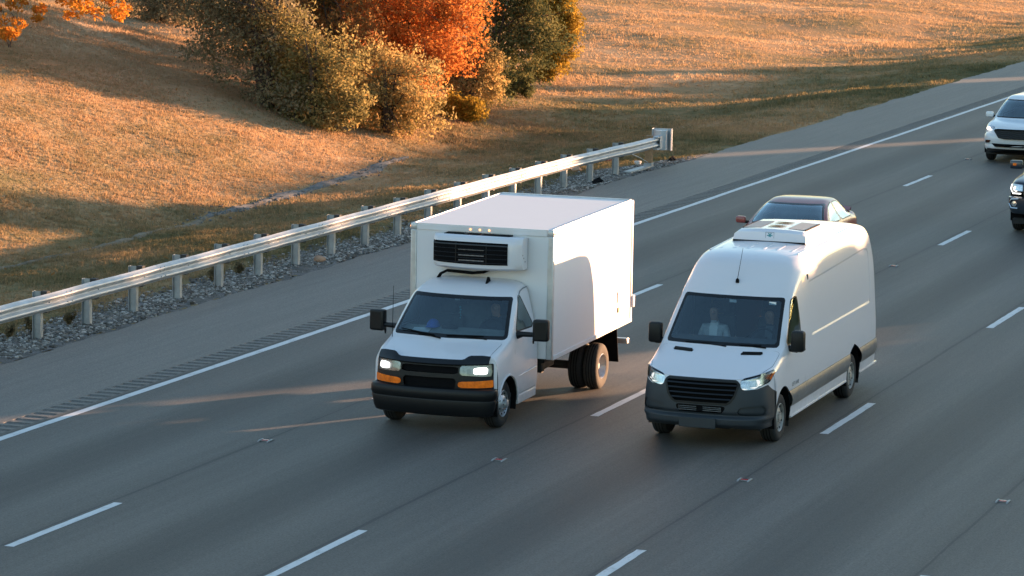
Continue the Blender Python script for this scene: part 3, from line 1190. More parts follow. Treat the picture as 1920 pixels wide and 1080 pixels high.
def thicket(name, label, cat, bpx, back, lobes, mat, leaf, seed, per_lobe=50, per=50, **kw):
    """lobes: (px, py, extra depth, radius) in photograph pixels, turned into crown volumes round the base"""
    b = to_ground(*bpx)
    Yb = b[1] + back
    g = px_at(bpx[0], bpx[1], Yb)
    base = (float(g[0]), Yb, float(terrain(g[0], Yb)))
    L = []
    for px, py, dy, r in lobes:
        p = px_at(px, py, Yb + dy)
        L.append((p[0] - base[0], dy, p[2] - base[2], r, r * .9, r))
    H = max(l[2] + l[5] * .6 for l in L)
    return grow_tree(name, label, cat, base, H, L, mat, per_lobe * len(L), per, leaf, seed, **kw)


thicket('thicket_shrub', 'tall dull olive-brown shrub at the left end of the thicket', 'shrub', (500, 212), 1.2,
        [(430, 60, 0, 1.6), (485, 135, -.3, 1.2), (395, -40, .5, 1.9), (535, 180, -.6, .9), (505, 40, 0, 1.3), (450, 0, .8, 1.6), (535, 100, .2, 1.1), (470, -90, 1, 1.9)], 'leaf_dun', .085, 101, stems=5, clump_r=.48)
thicket('thicket_shrub', 'olive-green shrub in front of the dull brown one, nearest the bank grass', 'shrub', (590, 243), .7,
        [(555, 195, 0, .85), (605, 205, 0, .9), (625, 130, .3, 1.1), (565, 125, .2, 1.0), (640, 190, .2, .9), (535, 60, .1, .9)], 'leaf_olive', .08, 102, stems=5, clump_r=.42)
thicket('thicket_shrub', 'broad pale olive shrub with reddish flecks at the front centre of the thicket', 'shrub', (725, 256), .8,
        [(665, 205, 0, .95), (720, 205, -.1, 1.0), (785, 205, 0, .9), (700, 140, .4, 1.1), (770, 145, .4, .95), (640, 150, .6, .8)], 'leaf_mixed', .08, 103, stems=6, clump_r=.42)
thicket('maple_tree', 'bright orange-red autumn tree rising in the middle of the thicket', 'tree', (760, 228), 2.2,
        [(690, 60, 0, 1.4), (780, 70, -.4, 1.5), (850, 60, -.5, 1.2), (835, 120, -.8, .95), (745, 120, -.6, 1.1), (700, -40, .2, 1.9), (820, -40, 0, 1.7), (880, 15, -.4, 1.0), (640, 20, -1.6, 1.2), (670, 80, -2.0, .9), (620, -30, -1.4, 1.3), (735, 150, -2.2, .7), (800, 140, -2.0, .6)], 'leaf_orange', .09, 104, trunk_r=.13, clump_r=.48, per_lobe=52)
thicket('thicket_tree', 'brown-green tree behind the shrubs, left of the orange tree', 'tree', (625, 215), 1.3,
        [(600, 35, 0, 1.5), (645, -30, .4, 1.8), (575, 95, -.3, 1.2), (655, 95, -.2, 1.2), (560, -60, .6, 1.8)], 'leaf_rust', .09, 109, trunk_r=.12, clump_r=.48)
thicket('evergreen_tree', 'dark green evergreen tree to the right of the orange tree', 'tree', (915, 212), 2.4,
        [(930, 60, 0, 1.2), (985, 40, .2, 1.1), (965, 110, -.2, 1.0), (905, 130, -.2, .95), (920, 175, -.4, .7), (990, -40, .4, 1.4), (1015, 80, .2, .85), (935, -30, .2, 1.4)], 'leaf_pine', .085, 105, trunk_r=.12, clump_r=.38)
thicket('autumn_shrub', 'yellow and red tipped shrub at the right edge of the thicket', 'shrub', (1025, 158), .8,
        [(1042, 100, 0, .65), (1060, 60, .1, .6), (1020, 132, 0, .55), (1066, 22, .2, .6), (1000, 148, -.1, .5), (1040, -10, .3, .8)], 'leaf_gold', .085, 106, stems=4, clump_r=.32)
thicket('autumn_shrub', 'mottled olive and yellow shrub between the orange tree and the low golden one', 'shrub', (880, 212), 1.0,
        [(870, 165, 0, .75), (912, 155, 0, .65), (850, 135, .3, .8), (895, 110, .4, .8)], 'leaf_mixed', .08, 112, stems=5, clump_r=.32)
thicket('autumn_shrub', 'low golden shrub at the foot of the thicket, right of the olive ones', 'shrub', (852, 226), .4,
        [(850, 206, 0, .42), (884, 208, 0, .36), (820, 216, 0, .38)], 'leaf_gold', .07, 107, stems=5, clump_r=.24, trunk_r=.04)
thicket('pine_sapling', 'small dark green pine sapling right of the thicket', 'sapling', (965, 182), .3,
        [(965, 166, 0, .5), (985, 158, 0, .4), (950, 150, 0, .4)], 'leaf_pine', .07, 108, per_lobe=26, clump_r=.22, trunk_r=.04)
# orange maple whose lower boughs hang into the upper left corner
thicket('maple_tree', 'amber maple with low hanging boughs in the upper left corner', 'tree', (-70, 120), 4.0,
        [(15, 15, -1.5, .6), (95, 5, -1, .6), (150, 22, -.6, .42), (222, 0, -.4, .5), (50, 92, -2.2, .30), (18, 100, -2.2, .34), (60, -90, 0, 1.8), (170, -100, 0, 1.8), (-90, 0, 0, 1.5), (-5, 60, -1.5, .4)], 'leaf_amber', .10, 110, per_lobe=30, trunk_r=.2, clump_r=.24)
for px_, X_, Y_, lab_ in ((0, -18.0, 104.5, 'tall dark tree deep in the thicket behind the orange tree'), (1, -21.0, 106.0, 'tall dark tree at the back of the thicket behind the brown-green one'),
                          (2, -23.5, 108.5, 'tall dark tree behind the dull shrubs, second from the left at the back'), (3, -25.5, 112.5, 'tall dark tree farthest left at the back of the thicket'),
                          (4, -28.0, 117.0, 'dark tree on the far bank seen through the left of the thicket'), (5, -31.0, 121.5, 'dark tree on the far bank left of the thicket, at the top edge')):
    grow_tree('thicket_tree', lab_, 'tree', (X_, Y_, float(terrain(X_, Y_))), 7.4,
              [(0, 0, 2.0, 1.9, 1.9, 1.6), (0, 0, 4.0, 2.1, 2.1, 1.7), (.3, 0, 6.0, 1.7, 1.7, 1.6)], 'leaf_olive', 260, 60, .11, 130 + px_, trunk_r=.15, clump_r=.5)
thicket('thicket_shrub', 'dark brown brush high on the bank between the maple and the thicket', 'shrub', (300, 45), 1.0,
        [(300, 5, 0, 1.3), (240, 10, .3, 1.1), (350, -5, 0, 1.6), (190, 25, .2, .9)], 'leaf_dun', .10, 111, stems=6, clump_r=.5)


# the row of evergreens along the right side of the highway (outside the frame); their tops shade the road
def shade_row():
    k = 1.0 / math.tan(SUN_AZ)
    tt = math.tan(SUN_EL) / math.sin(SUN_AZ)
    XT = 31.0

    def top(c):
        """height the row must reach for the sun line with Y - k*X = c; None leaves a gap"""
        if c < 30.5:
            return 5.4
        if c < 38.6:
            return 5.8
        if c < 46.6:
            return 3.32
        if c < 70.6:
            return 6.3
        if c < 71.9:
            return None
        if c < 76:
            return 6.2
        if c < 85:
            return 5.7
        if c < 92.6:
            return 7.2
        if c < 95.6:
            return 5.45
        if c < 97.2:
            return None
        if c < 118:
            return 6.25
        if c < 128:
            return 6.7 + 0.5 * math.sin(c * 1.7)
        if c < 130.5:
            return None
        if c < 152:
            return 6.7 + 0.7 * math.sin(c * 1.3)
        if c < 200:
            return 5.2 + 0.9 * math.sin(c * .9)
        return 6.0
    c = 12.0
    protos = []
    count = 0
    r = np.random.default_rng(5)
    while c < 225:
        # trees stand half a crown inside each shaded stretch so that the gaps stay open
        h = top(c)
        rad = 1.55
        if h is None:
            c += 0.1
            continue
        # crown width seen along c: rad / sin(az) on each side
        hw = rad / math.sin(SUN_AZ)
        hw = 1.7
        lo, hi = c, c + 2 * hw
        if top(hi) is None or top(lo + hw) is None:
            e = lo
            while top(e) is not None and e < hi:
                e += 0.05
            hw = (e - lo) / 2
            hi = e
        cc = (lo + hi) / 2
        yt = cc + k * XT
        zb = float(terrain(XT, yt))
        # a column wide along the row; solid inner foliage mass with sprays around it
        root = empty('evergreen_tree', (XT, yt, zb - 0.1))
        tag(root, 'dense dark evergreen in the row along the far right verge', 'tree', 'evergreens along the right verge')
        H = h - zb
        xr = min(.5, hw * .42)
        sy = math.sqrt(hw ** 2 - (k * xr) ** 2) if hw > k * xr else hw * .7
        prof = [(0.0, 0.9), (0.25, 1.0), (0.85 * H, 1.0), (0.95 * H, 0.8), (H, 0.25)]
        n = 14
        V, F = [], []
        for z, q in prof:
            for j in range(n):
                a = 6.283 * j / n
                jj = 1 + r.uniform(-.03, .03)
                V.append((xr * q * math.cos(a) * jj, np.sign(math.sin(a)) * abs(math.sin(a)) ** .6 * sy * q * (1 if q == 1.0 else jj), z))
        for i in range(len(prof) - 1):
            for j in range(n):
                F.append((i * n + j, i * n + (j + 1) % n, (i + 1) * n + (j + 1) % n, (i + 1) * n + j))
        mesh_np('crown_core', V, F, 'leaf_spruce', root, rnd=np.full(len(V), .2))
        mbt = MB()
        mbt.tube([(0, 0, -.3), (0.05, 0, H * .5), (0, 0, H * .98)], [.16, .11, .03], 7)
        mbt.build('trunk', 'bark', root, smooth=True)
        cl = []
        for q in range(70):
            z = r.uniform(.2, H * 1.0)
            a = r.uniform(0, 6.28)
            w = 1.0 if z < .85 * H else max(.2, 1 - (z - .85 * H) / (.2 * H))
            cl.append((xr * w * math.cos(a), sy * .85 * w * math.sin(a), z * .97, .14))
        Vl, Fl, Rl = leaf_cloud(cl, 12, 0.10, int(r.integers(1e6)))
        mesh_np('crown', Vl, Fl, 'leaf_spruce', root, rnd=Rl)
        count += 1
        c = hi if top(hi + .01) is None or hw < 1.6 else hi - 0.25
    return count


shade_row()


# ------------------------------------------------------------------ guardrail
def guardrail():
    root = empty('guardrail', (-4.15, 70, 0))
    tag(root, 'galvanised steel W-beam guardrail with square end head along the shoulder', 'guardrail')
    ox, oy = 4.15, -70.0
    def railx(y):
        return -3.98 + 0.26 * float(smooth01((y - 80) / 9.0))

    # W profile (depth towards the road, height)
    W = [(0.000, 0.455), (0.012, 0.470), (0.030, 0.485), (0.075, 0.515), (0.083, 0.535), (0.075, 0.555), (0.025, 0.592), (0.012, 0.612), (0.025, 0.632), (0.075, 0.668), (0.083, 0.688), (0.075, 0.708), (0.030, 0.738), (0.012, 0.755), (0.000, 0.768)]
    W = [(a, b + 0.015) for a, b in W]
    L = 3.81
    y = 30.6
    i = 0
    while y < 87.7:
        y1 = min(y + L + 0.30, 88.2)
        off = 0.004 * (i % 2)
        n = 9
        V, F = [], []
        m = len(W)
        for k in range(n):
            yy = y + (y1 - y) * k / (n - 1)
            sag = 0.004 * math.sin(yy * 2.1)
            for t in (0.0, -0.005):
                for a, b in W:
                    V.append((railx(yy) + a + off + t + ox, yy + oy, b + sag))
        for k in range(n - 1):
            for j in range(m - 1):
                a = k * 2 * m + j
                F.append((a, a + 1, a + 1 + 2 * m, a + 2 * m))
                F.append((a + m, a + m + 2 * m, a + m + 1 + 2 * m, a + m + 1))
            for j in (0, m - 1):
                a = k * 2 * m + j
                F.append((a, a + 2 * m, a + 3 * m, a + m))
        for k in (0, n - 1):
            for j in range(m - 1):
                a = k * 2 * m + j
                F.append((a, a + m, a + m + 1, a + 1))
        r_ = mesh_np('rail', V, F, 'galvanised', root, smooth=False)
        # splice bolts where this rail laps the next
        mb = MB()
        for dy in (0.06, 0.24):
            for zz in (0.50, 0.565, 0.672, 0.735):
                xx = railx(y + dy) + np.interp(zz, [w[1] for w in W], [w[0] for w in W]) + off + ox
                mb.lathe([(0.0, 0.016), (0.012, 0.014), (0.016, 0.0)], xx, y + dy + oy, zz, 8, 'x')
        tag(mb.build('splice_bolts', 'galv_post', r_), kind='stuff')
        y += L
        i += 1
    for k in range(-11, 19):
        y = 52.92 + 1.905 * k
        if y > 86.9:
            break
        x = railx(y) - 0.13
        g = float(terrain(x, y))
        lean = random.uniform(-.008, .008)
        mb = MB()
        h = 0.815 + random.uniform(-.008, .008)
        # steel I-section post: two flanges and a web, driven into the gravel
        mb.box(x - 0.155 + ox, x - 0.145 + ox, y - .05 + oy, y + .05 + oy, g - .3, h)
        mb.box(x - 0.005 + ox, x + 0.005 + ox, y - .05 + oy, y + .05 + oy, g - .3, h)
        mb.box(x - 0.145 + ox, x - 0.005 + ox, y - .004 + oy, y + .004 + oy, g - .3, h)
        last = k >= 18
        p = mb.build('post', 'galv_post', root)
        p.data.transform(Matrix.Translation((0, 0, 0)))
        mb = MB()
        mb.box(x + 0.006 + ox, x + 0.128 + ox, y - .045 + oy, y + .085 + oy, 0.44, h + .01, 0.008)
        mb.build('blockout', 'blockout', p)
        mb = MB()
        xb = railx(y) + 0.018 + ox
        mb.lathe([(0, .018), (.012, .016), (.017, 0)], xb, y + .02 + oy, 0.627, 8, 'x')
        mb.build('bolt', 'galv_post', p)
    # breakaway timber post and end head
    y = 87.60
    x = railx(y) - 0.07
    g = float(terrain(x, y))
    mb = MB()
    mb.box(x - 0.10 + ox, x + 0.08 + ox, y - .075 + oy, y + .075 + oy, g + .12, 0.84, .006)
    wp = mb.build('wooden_post', 'post_wood', root)
    wp['label'] = 'brown timber post at the end of the rail'
    mb = MB()
    mb.box(x - 0.12 + ox, x + 0.10 + ox, y - .095 + oy, y + .095 + oy, g - .3, g + .14, .004)
    mb.build('foundation_tube', 'galv_post', wp)
    mb = MB()
    mb.tube([(x + .1 + ox, y - 1.9 + oy, 0.5), (x + .05 + ox, y - .9 + oy, .3), (x + ox, y - .1 + oy, g + .15)], .012, 6)
    mb.build('anchor_cable', 'galv_post', root)
    mb = MB()
    mb.box(x - .12 + ox, x + .10 + ox, y - 1.9 + oy, y - .1 + oy, g + .02, g + .07)
    mb.build('ground_strut', 'galv_post', root)
    # end head: feeder chute, extruder throat, square impact plate facing oncoming traffic
    xr = railx(88.2) + ox
    mb = MB()
    mb.box(xr - .02, xr + .10, 87.75 + oy, 88.30 + oy, 0.755, 0.80)
    mb.box(xr - .02, xr + .10, 87.75 + oy, 88.30 + oy, 0.44, 0.485)
    mb.box(xr - .035, xr - .02, 87.75 + oy, 88.30 + oy, 0.44, 0.80)
    mb.box(xr + .10, xr + .112, 87.95 + oy, 88.30 + oy, 0.485, 0.755)
    mb.build('feeder_chute', 'galvanised', root)
    mb = MB()
    mb.prism([(xr - .14, 88.30 + oy), (xr + .06, 88.2 + oy), (xr + .16, 88.30 + oy), (xr + .16, 88.50 + oy), (xr - .26, 88.50 + oy)], 'z', .395, .93)
    mb.build('extruder_head', 'galvanised', root)
    mb = MB()
    mb.box(xr - .30, xr + .24, 88.66 + oy, 88.68 + oy, .36, .955, 0)
    mb.box(xr - .30, xr - .28, 88.50 + oy, 88.66 + oy, .36, .955, 0)
    mb.box(xr + .225, xr + .24, 88.51 + oy, 88.66 + oy, .36, .955, 0)
    mb.box(xr - .10, xr + .12, 88.505 + oy, 88.658 + oy, .42, .90, 0)
    mb.build('impact_plate', 'galvanised', root)
    return root


guardrail()

# ------------------------------------------------------------------ raised pavement markers
def pavement_marker(x, y, label):
    root = empty('pavement_marker', (x, y, 0.0))
    tag(root, label, 'road marker', 'raised markers set between the lanes')
    mb = MB()
    for s in (-1, 1):
        mb.prism([(-.13, .004), (.13, .004), (.07, .022), (-.07, .022)], 'x', s * .075 - .012, s * .075 + .012)
    mb.box(-.06, .06, -.05, .05, .004, .012)
    mb.build('casting', 'casting', root)
    mb = MB()
    mb.prism([(-.045, .0121), (.045, .0121), (.02, .021), (-.02, .021)], 'x', -.05, .05)
    mb.build('lens', 'red_lens', root)


LN = {1: 'first', 2: 'second', 3: 'third', 4: 'fourth'}
for y, where in ((45.25, 'in the foreground'), (69.63, 'beside the maroon sedan'), (94.0, 'level with the white SUV')):
    for ln in (1, 2, 3, 4):
        if (y > 60 and ln > 2) or (y > 90 and ln > 1):
            continue
        pavement_marker(3.66 * ln - 0.08, y, 'metal road marker %s, on the %s lane line' % (where, LN[ln]))

# ------------------------------------------------------------------ roadside bits
def rock(px, py, size, mat, name, label, cat, seed, flat=.7):
    x, y, z = to_ground(px, py)
    bm = bmesh.new()
    bmesh.ops.create_icosphere(bm, subdivisions=2, radius=1.0)
    r = np.random.default_rng(seed)
    pl = r.normal(0, 1, (9, 3))
    pl /= np.linalg.norm(pl, axis=1)[:, None]
    for v in bm.verts:
        p = np.array(v.co)
        for q in pl:
            dd = p @ q - .72
            if dd > 0:
                p = p - q * dd
        p = p * np.array([size * r.uniform(.97, 1.03), size * 1.25, size * flat])
        v.co = Vector(p)
    me = bpy.data.meshes.new(name)
    bm.to_mesh(me)
    bm.free()
    o = link_mesh(name, me, mat)
    o.location = (x, y, z + size * flat * .55)
    tag(o, label, cat)


rock(599, 492, .15, 'stone_orange', 'rock', 'orange-lit rock lying on the gravel under the guardrail', 'rock', 1)
rock(1081, 322, .14, 'stone_orange', 'rock', 'tan rock behind the guardrail posts near its end', 'rock', 2)
rock(1196, 309, .12, 'litter_white', 'rock', 'pale broken block beside the timber end post', 'rock', 3)


def scrap(px, py, label, seed, s=.22, mat='matt_black', name='tyre_scrap', cat='debris'):
    x, y, z = to_ground(px, py)
    r = np.random.default_rng(seed)
    V, F = [], []
    n = 10
    for i in range(n):
        t = i / (n - 1)
        w = s * .35 * math.sin(math.pi * (0.1 + .8 * t)) * r.uniform(.7, 1.3)
        zz = .02 + .10 * s / .22 * math.sin(math.pi * t) * r.uniform(.6, 1.2)
        yy = (t - .5) * s * 2.2
        xx = r.normal(0, .02)
        for k in (-1, 0, 1):
            V.append((xx + k * w, yy + r.normal(0, .01), zz * (1 if k == 0 else .35)))
        for k in (-1, 0, 1):
            V.append((xx + k * w * .9, yy, max(zz * (1 if k == 0 else .35) - .02, -.02)))
    for i in range(n - 1):
        a = i * 6
        for k in (0, 1):
            F.append((a + k, a + k + 1, a + k + 7, a + k + 6))
            F.append((a + 3 + k, a + 9 + k, a + 10 + k, a + 4 + k))
        F.append((a, a + 6, a + 9, a + 3))
        F.append((a + 2, a + 5, a + 11, a + 8))
    o = mesh_np(name, V, F, mat, smooth=False)
    o.location = (x, y, z + .02)
    tag(o, label, cat)


scrap(1120, 344, 'black tyre scrap on the gravel beneath the middle of the guardrail', 3, .30)
scrap(1262, 303, 'thin black tyre strip on the gravel just past the guardrail end head', 4, .26)
scrap(1141, 303, 'dark red litter scrap behind the guardrail posts near its end', 5, .14, 'litter_red', 'litter', 'litter')


def weed(px, py, h, label, seed):
    x, y, z = to_ground(px, py)
    r = np.random.default_rng(seed)
    root = empty('weed', (x, y, z))
    tag(root, label, 'weed', 'dead weeds along the guardrail')
    mb = MB()
    cl = []
    for k in range(7):
        a = r.uniform(0, 6.28)
        l = r.uniform(.15, .5) * h
        tip = (math.cos(a) * l, math.sin(a) * l, h * r.uniform(.6, 1.0))
        mb.tube([(0, 0, -.03), (tip[0] * .3, tip[1] * .3, tip[2] * .5), tip], [.008, .006, .002], 4)
        for q in range(4):
            t = r.uniform(.3, 1)
            cl.append((tip[0] * t, tip[1] * t, tip[2] * t, .05))
    mb.build('stem', 'weed_dark', root)
    V, Fq, R = leaf_cloud(cl, 14, .035, seed)
    mesh_np('leaves', V, Fq, 'leaf_dun', root, rnd=R * .5)


weed(14, 636, .26, 'dark bushy weed on the gravel at the left edge, before the first guardrail post', 11)
weed(55, 630, .42, 'tall dead weed leaning on the leftmost guardrail post', 12)
weed(128, 612, .30, 'dead weed between the two leftmost guardrail posts', 13)
weed(398, 530, .30, 'brown weed beside the fifth guardrail post from the left', 14)
weed(447, 516, .24, 'small brown weed on the gravel between guardrail posts left of the box truck', 15)


# ------------------------------------------------------------------ vehicle parts
def wheel(parent, side, xo, y, r, w, rim_r, style, rim_mat, tyre_mat='rubber', dual=False):
    """one wheel; xo is the outer face, side +1/-1"""
    s = side
    mb = MB()
    z = r
    wi = -s * w
    prof = [(0.0 * s, rim_r), (0.004 * s, rim_r + .02), (0.012 * s, rim_r + (r - rim_r) * .45), (0.004 * s, r - .045), (-.012 * s, r - .018), (-.035 * s, r - .004), (-w * .33 * s, r), (-w * .5 * s, r + .002), (-w * .67 * s, r), (wi + .035 * s, r - .004), (wi + .012 * s, r - .018), (wi, r - .05), (wi, rim_r)]
    mb.lathe([(a, b) for a, b in prof], xo * s, y, z, 44, 'x')
    t = mb.build('wheel', tyre_mat, parent, smooth=True)
    # tread grooves
    mb = MB()
    for f in (.3, .5, .7):
        mb.lathe([(-w * f * s - .006, r + .0025), (-w * f * s + .006, r + .0025)], xo * s, y, z, 44, 'x')
    tag(mb.build('tread_grooves', 'matt_black', t), kind='stuff')
    mb = MB()
    x0 = xo * s
    if style == 'deep':      # rear dual: dished steel wheel
        mb.lathe([(-.004 * s, rim_r + .004), (.006 * s, rim_r - .006), (-.012 * s, rim_r - .018), (-.10 * s, rim_r - .035), (-.125 * s, rim_r - .06), (-.12 * s, .07), (-.07 * s, .065), (-.065 * s, .0)], x0, y, z, 36, 'x')
    elif style == 'steel':   # front truck wheel: disc pushed out, with hand holes and hub
        mb.lathe([(-.004 * s, rim_r + .004), (.008 * s, rim_r - .006), (-.015 * s, rim_r - .02), (-.05 * s, rim_r - .032), (-.03 * s, rim_r - .06), (.012 * s, .115), (.022 * s, .095), (.024 * s, .07), (.070 * s, .062), (.078 * s, .045), (.078 * s, .0)], x0, y, z, 36, 'x')
    else:                    # ventilated disc behind a shallow lip
        mb.lathe([(-.004 * s, rim_r + .004), (.006 * s, rim_r - .006), (-.012 * s, rim_r - .018), (-.055 * s, rim_r - .03), (-.035 * s, rim_r - .055), (-.012 * s, .10), (-.018 * s, .06), (.006 * s, .055), (.008 * s, .0)], x0, y, z, 36, 'x')
    rm = mb.build('rim', rim_mat, t, smooth=True)
    mb = MB()
    nh = 8 if style != 'five' else 5
    for k in range(nh):
        a = 6.2832 * (k + .5) / nh
        rr = rim_r - .045 if style != 'deep' else rim_r - .075
        ax = {'deep': -.112, 'steel': .0, 'vent': -.02, 'five': -.02}[style] * s
        hr = .020 if style != 'five' else .04
        mb.lathe([(ax - .012 * s, 0.0), (ax + .006 * s, hr * .9), (ax + .006 * s, 0.0)], x0, y + rr * math.cos(a), z + rr * math.sin(a), 10, 'x')
    tag(mb.build('hand_holes', 'matt_black', t), kind='stuff')
    mb = MB()
    for k in range(8 if style == 'steel' else 5):
        a = 6.2832 * k / (8 if style == 'steel' else 5)
        rr = .084 if style != 'deep' else .11
        ax = {'deep': -.12, 'steel': .024, 'vent': -.012, 'five': -.012}[style] * s
        mb.lathe([(ax, .013), (ax + .022 * s, .011), (ax + .024 * s, 0)], x0, y + rr * math.cos(a), z + rr * math.sin(a), 6, 'x')
    tag(mb.build('lug_nuts', 'chrome' if style == 'steel' else 'dusty_rim', t), kind='stuff')
    return t


def wheel_well(parent, side, x, y, z, r, depth, rake=None):
    mb = MB(rake)
    s = side
    n = 22
    V, F = [], []
    for k in range(n):
        a = -0.35 + (math.pi + .7) * k / (n - 1)
        V += [(x * s, y + r * math.cos(a), z + r * math.sin(a)), ((x - depth) * s, y + r * math.cos(a), z + r * math.sin(a))]
    for k in range(n - 1):
        F.append((2 * k, 2 * k + 1, 2 * k + 3, 2 * k + 2))
    V.append(((x - depth) * s, y, z))
    c = len(V) - 1
    for k in range(n - 1):
        F.append((2 * k + 1, c, 2 * k + 3))
    mb.add(V, F)
    mb.build('wheel_well', 'matt_black', parent)


def seat(parent, x, y, z, w=.5, rake=None, mat='seat_cloth', back=.62):
    mb = MB(rake)
    mb.box(x - w / 2, x + w / 2, y - .25, y + .25, z - .13, z, .04)
    s = mb.build('seat', mat, parent, smooth=True)
    mb = MB(rake)
    m = Matrix.Translation((x, y + .27, z)) @ Matrix.Rotation(math.radians(-12), 4, 'X')
    mb.box(-w / 2, w / 2, -.06, .06, -.05, back, .045, m)
    mb.build('backrest', mat, s, smooth=True)
    mb = MB(rake)
    mb.box(-.14, .14, -.05, .05, back + .03, back + .22, .04, m)
    mb.build('headrest', mat, s, smooth=True)


def steering_wheel(parent, x, y, z, rake=None, tilt=28, r=.20):
    mb = MB(rake)
    m = Matrix.Translation((x, y, z)) @ Matrix.Rotation(math.radians(90 - tilt), 4, 'X')
    pts = [m @ Vector((r * math.cos(a), r * math.sin(a), 0)) for a in [6.2832 * k / 28 for k in range(29)]]
    mb.tube(pts, .016, 8, cap=False)
    mb.box(-r, r, -.025, .025, -.02, .01, 0, m)
    mb.box(-.07, .07, -.07, .07, -.03, .02, .01, m)
    mb.build('steering_wheel', 'black_plastic', parent, smooth=True)


def wiper(parent, p0, p1, p2, rake=None):
    mb = MB(rake)
    mb.tube([p0, p1], [.012, .008], 6)
    mb.tube([p1 if p2 is None else p2[0], p2[1]], .009, 6)
    mb.build('wiper', 'matt_black', parent)


def person(loc, label, jacket, hair, seat_tilt=0.0, hands='lap', scale=1.0, shirt=None, cat='person'):
    """seated figure facing -Y; loc is the hip point"""
    vs, es, rad = [], [], []

    def add(p, r, par=None):
        vs.append(p)
        rad.append(r)
        if par is not None:
            es.append((par, len(vs) - 1))
        return len(vs) - 1
    pel = add((0, 0, 0.02), .15)
    sp1 = add((0, .03, .20), .135, pel)
    ch = add((0, .04, .38), .15, sp1)
    nb = add((0, .04, .51), .085, ch)
    nk = add((0, .02, .59), .055, nb)
    jaw = add((0, -.01, .655), .068, nk)
    hd = add((0, .0, .73), .092, jaw)
    crn = add((0, .01, .80), .075, hd)
    nose = add((0, -.105, .715), .014, hd)
    for s in (-1, 1):
        sh = add((s * .17, .04, .47), .075, ch)
        if hands == 'wheel':
            el = add((s * .25, -.10, .26), .050, sh)
            wr = add((s * .16, -.36, .34), .032, el)
            pm = add((s * .145, -.43, .36), .036, wr)
            dirn = np.array([-.1 * s, -.9, .1])
        else:
            el = add((s * .24, -.04, .20), .052, sh)
            wr = add((s * .12, -.26, .14), .032, el)
            pm = add((s * .08, -.33, .13), .036, wr)
            dirn = np.array([-.35 * s, -.9, -.1])
        base = np.array(vs[pm])
        for k in range(4):
            off = np.array([(k - 1.5) * .019, 0, .006 * (1.5 - abs(k - 1.5))])
            l = (.030, .036, .034, .026)[k]
            f0 = add(tuple(base + dirn * .035 + off), .0095, pm)
            f1 = add(tuple(base + dirn * (.035 + l) + off + np.array([0, 0, -.012])), .0085, f0)
            add(tuple(base + dirn * (.035 + l * 1.5) + off + np.array([0, .008, -.034])), .007, f1)
        t0 = add(tuple(base + np.array([-s * .035, -.01, .010])), .011, pm)
        add(tuple(base + np.array([-s * .052, -.045, .008])), .009, t0)
        hp = add((s * .10, -.06, .0), .105, pel)
        kn = add((s * .14, -.46, .06), .068, hp)
        an = add((s * .14, -.56, -.34), .042, kn)
        add((s * .14, -.72, -.38), .038, an)
    me = bpy.data.meshes.new('person')
    me.from_pydata(vs, es, [])
    tmp = bpy.data.objects.new('tmp_person', me)
    COL.objects.link(tmp)
    sk = tmp.modifiers.new('skin', 'SKIN')
    for i, d in enumerate(me.skin_vertices[0].data):
        d.radius = (rad[i], rad[i])
        d.use_root = (i == 0)
    sb = tmp.modifiers.new('sub', 'SUBSURF')
    sb.levels = 2
    dg = bpy.context.evaluated_depsgraph_get()
    dg.update()
    me2 = bpy.data.meshes.new_from_object(tmp.evaluated_get(dg))
    bpy.data.objects.remove(tmp)
    me2.name = 'person'
    me2.materials.clear()
    for mname in (jacket, 'skin', 'jeans', shirt or jacket):
        me2.materials.append(MATS[mname])
    n = len(me2.polygons)
    cen = np.zeros(n * 3, np.float32)
    me2.polygons.foreach_get('center', cen)
    cen = cen.reshape(-1, 3)
    mi = np.zeros(n, np.int32)
    mi[(cen[:, 2] < .10) | ((cen[:, 1] < -.12) & (cen[:, 2] < .10))] = 2
    mi[(np.abs(cen[:, 0]) < .06) & (cen[:, 1] < 0) & (cen[:, 2] > .18) & (cen[:, 2] < .56)] = 3
    mi[cen[:, 2] > .585] = 1
    hy = -.365 if hands == 'wheel' else -.275
    mi[(cen[:, 1] < hy) & (cen[:, 2] > .09) & (np.abs(cen[:, 0]) < .22)] = 1
    me2.polygons.foreach_set('material_index', mi)
    me2.polygons.foreach_set('use_smooth', np.ones(n, dtype=bool))
    o = bpy.data.objects.new('person', me2)
    COL.objects.link(o)
    o.location = loc
    o.scale = (scale,) * 3
    tag(o, label, cat)
    # hair cap
    bm = bmesh.new()
    bmesh.ops.create_uvsphere(bm, u_segments=18, v_segments=12, radius=1.0)
    for v in list(bm.verts):
        if v.co.z < -.25 + (.55 if v.co.y < -.3 else 0):
            bm.verts.remove(v)
    for v in bm.verts:
        v.co = Vector((v.co.x * .102, v.co.y * .116 + .016, v.co.z * .112 + .765))
    hm = bpy.data.meshes.new('hair')
    bm.to_mesh(hm)
    bm.free()
    hm.polygons.foreach_set('use_smooth', np.ones(len(hm.polygons), dtype=bool))
    link_mesh('hair', hm, hair, o)
    # eyes and mouth
    mb = MB()
    for s in (-1, 1):
        mb.lathe([(-.004, 0), (-.003, .0035), (.006, .0045)], s * .030, -.082, .735, 8, 'y')
    mb.build('eyes', 'hair_dark', o)
    return o


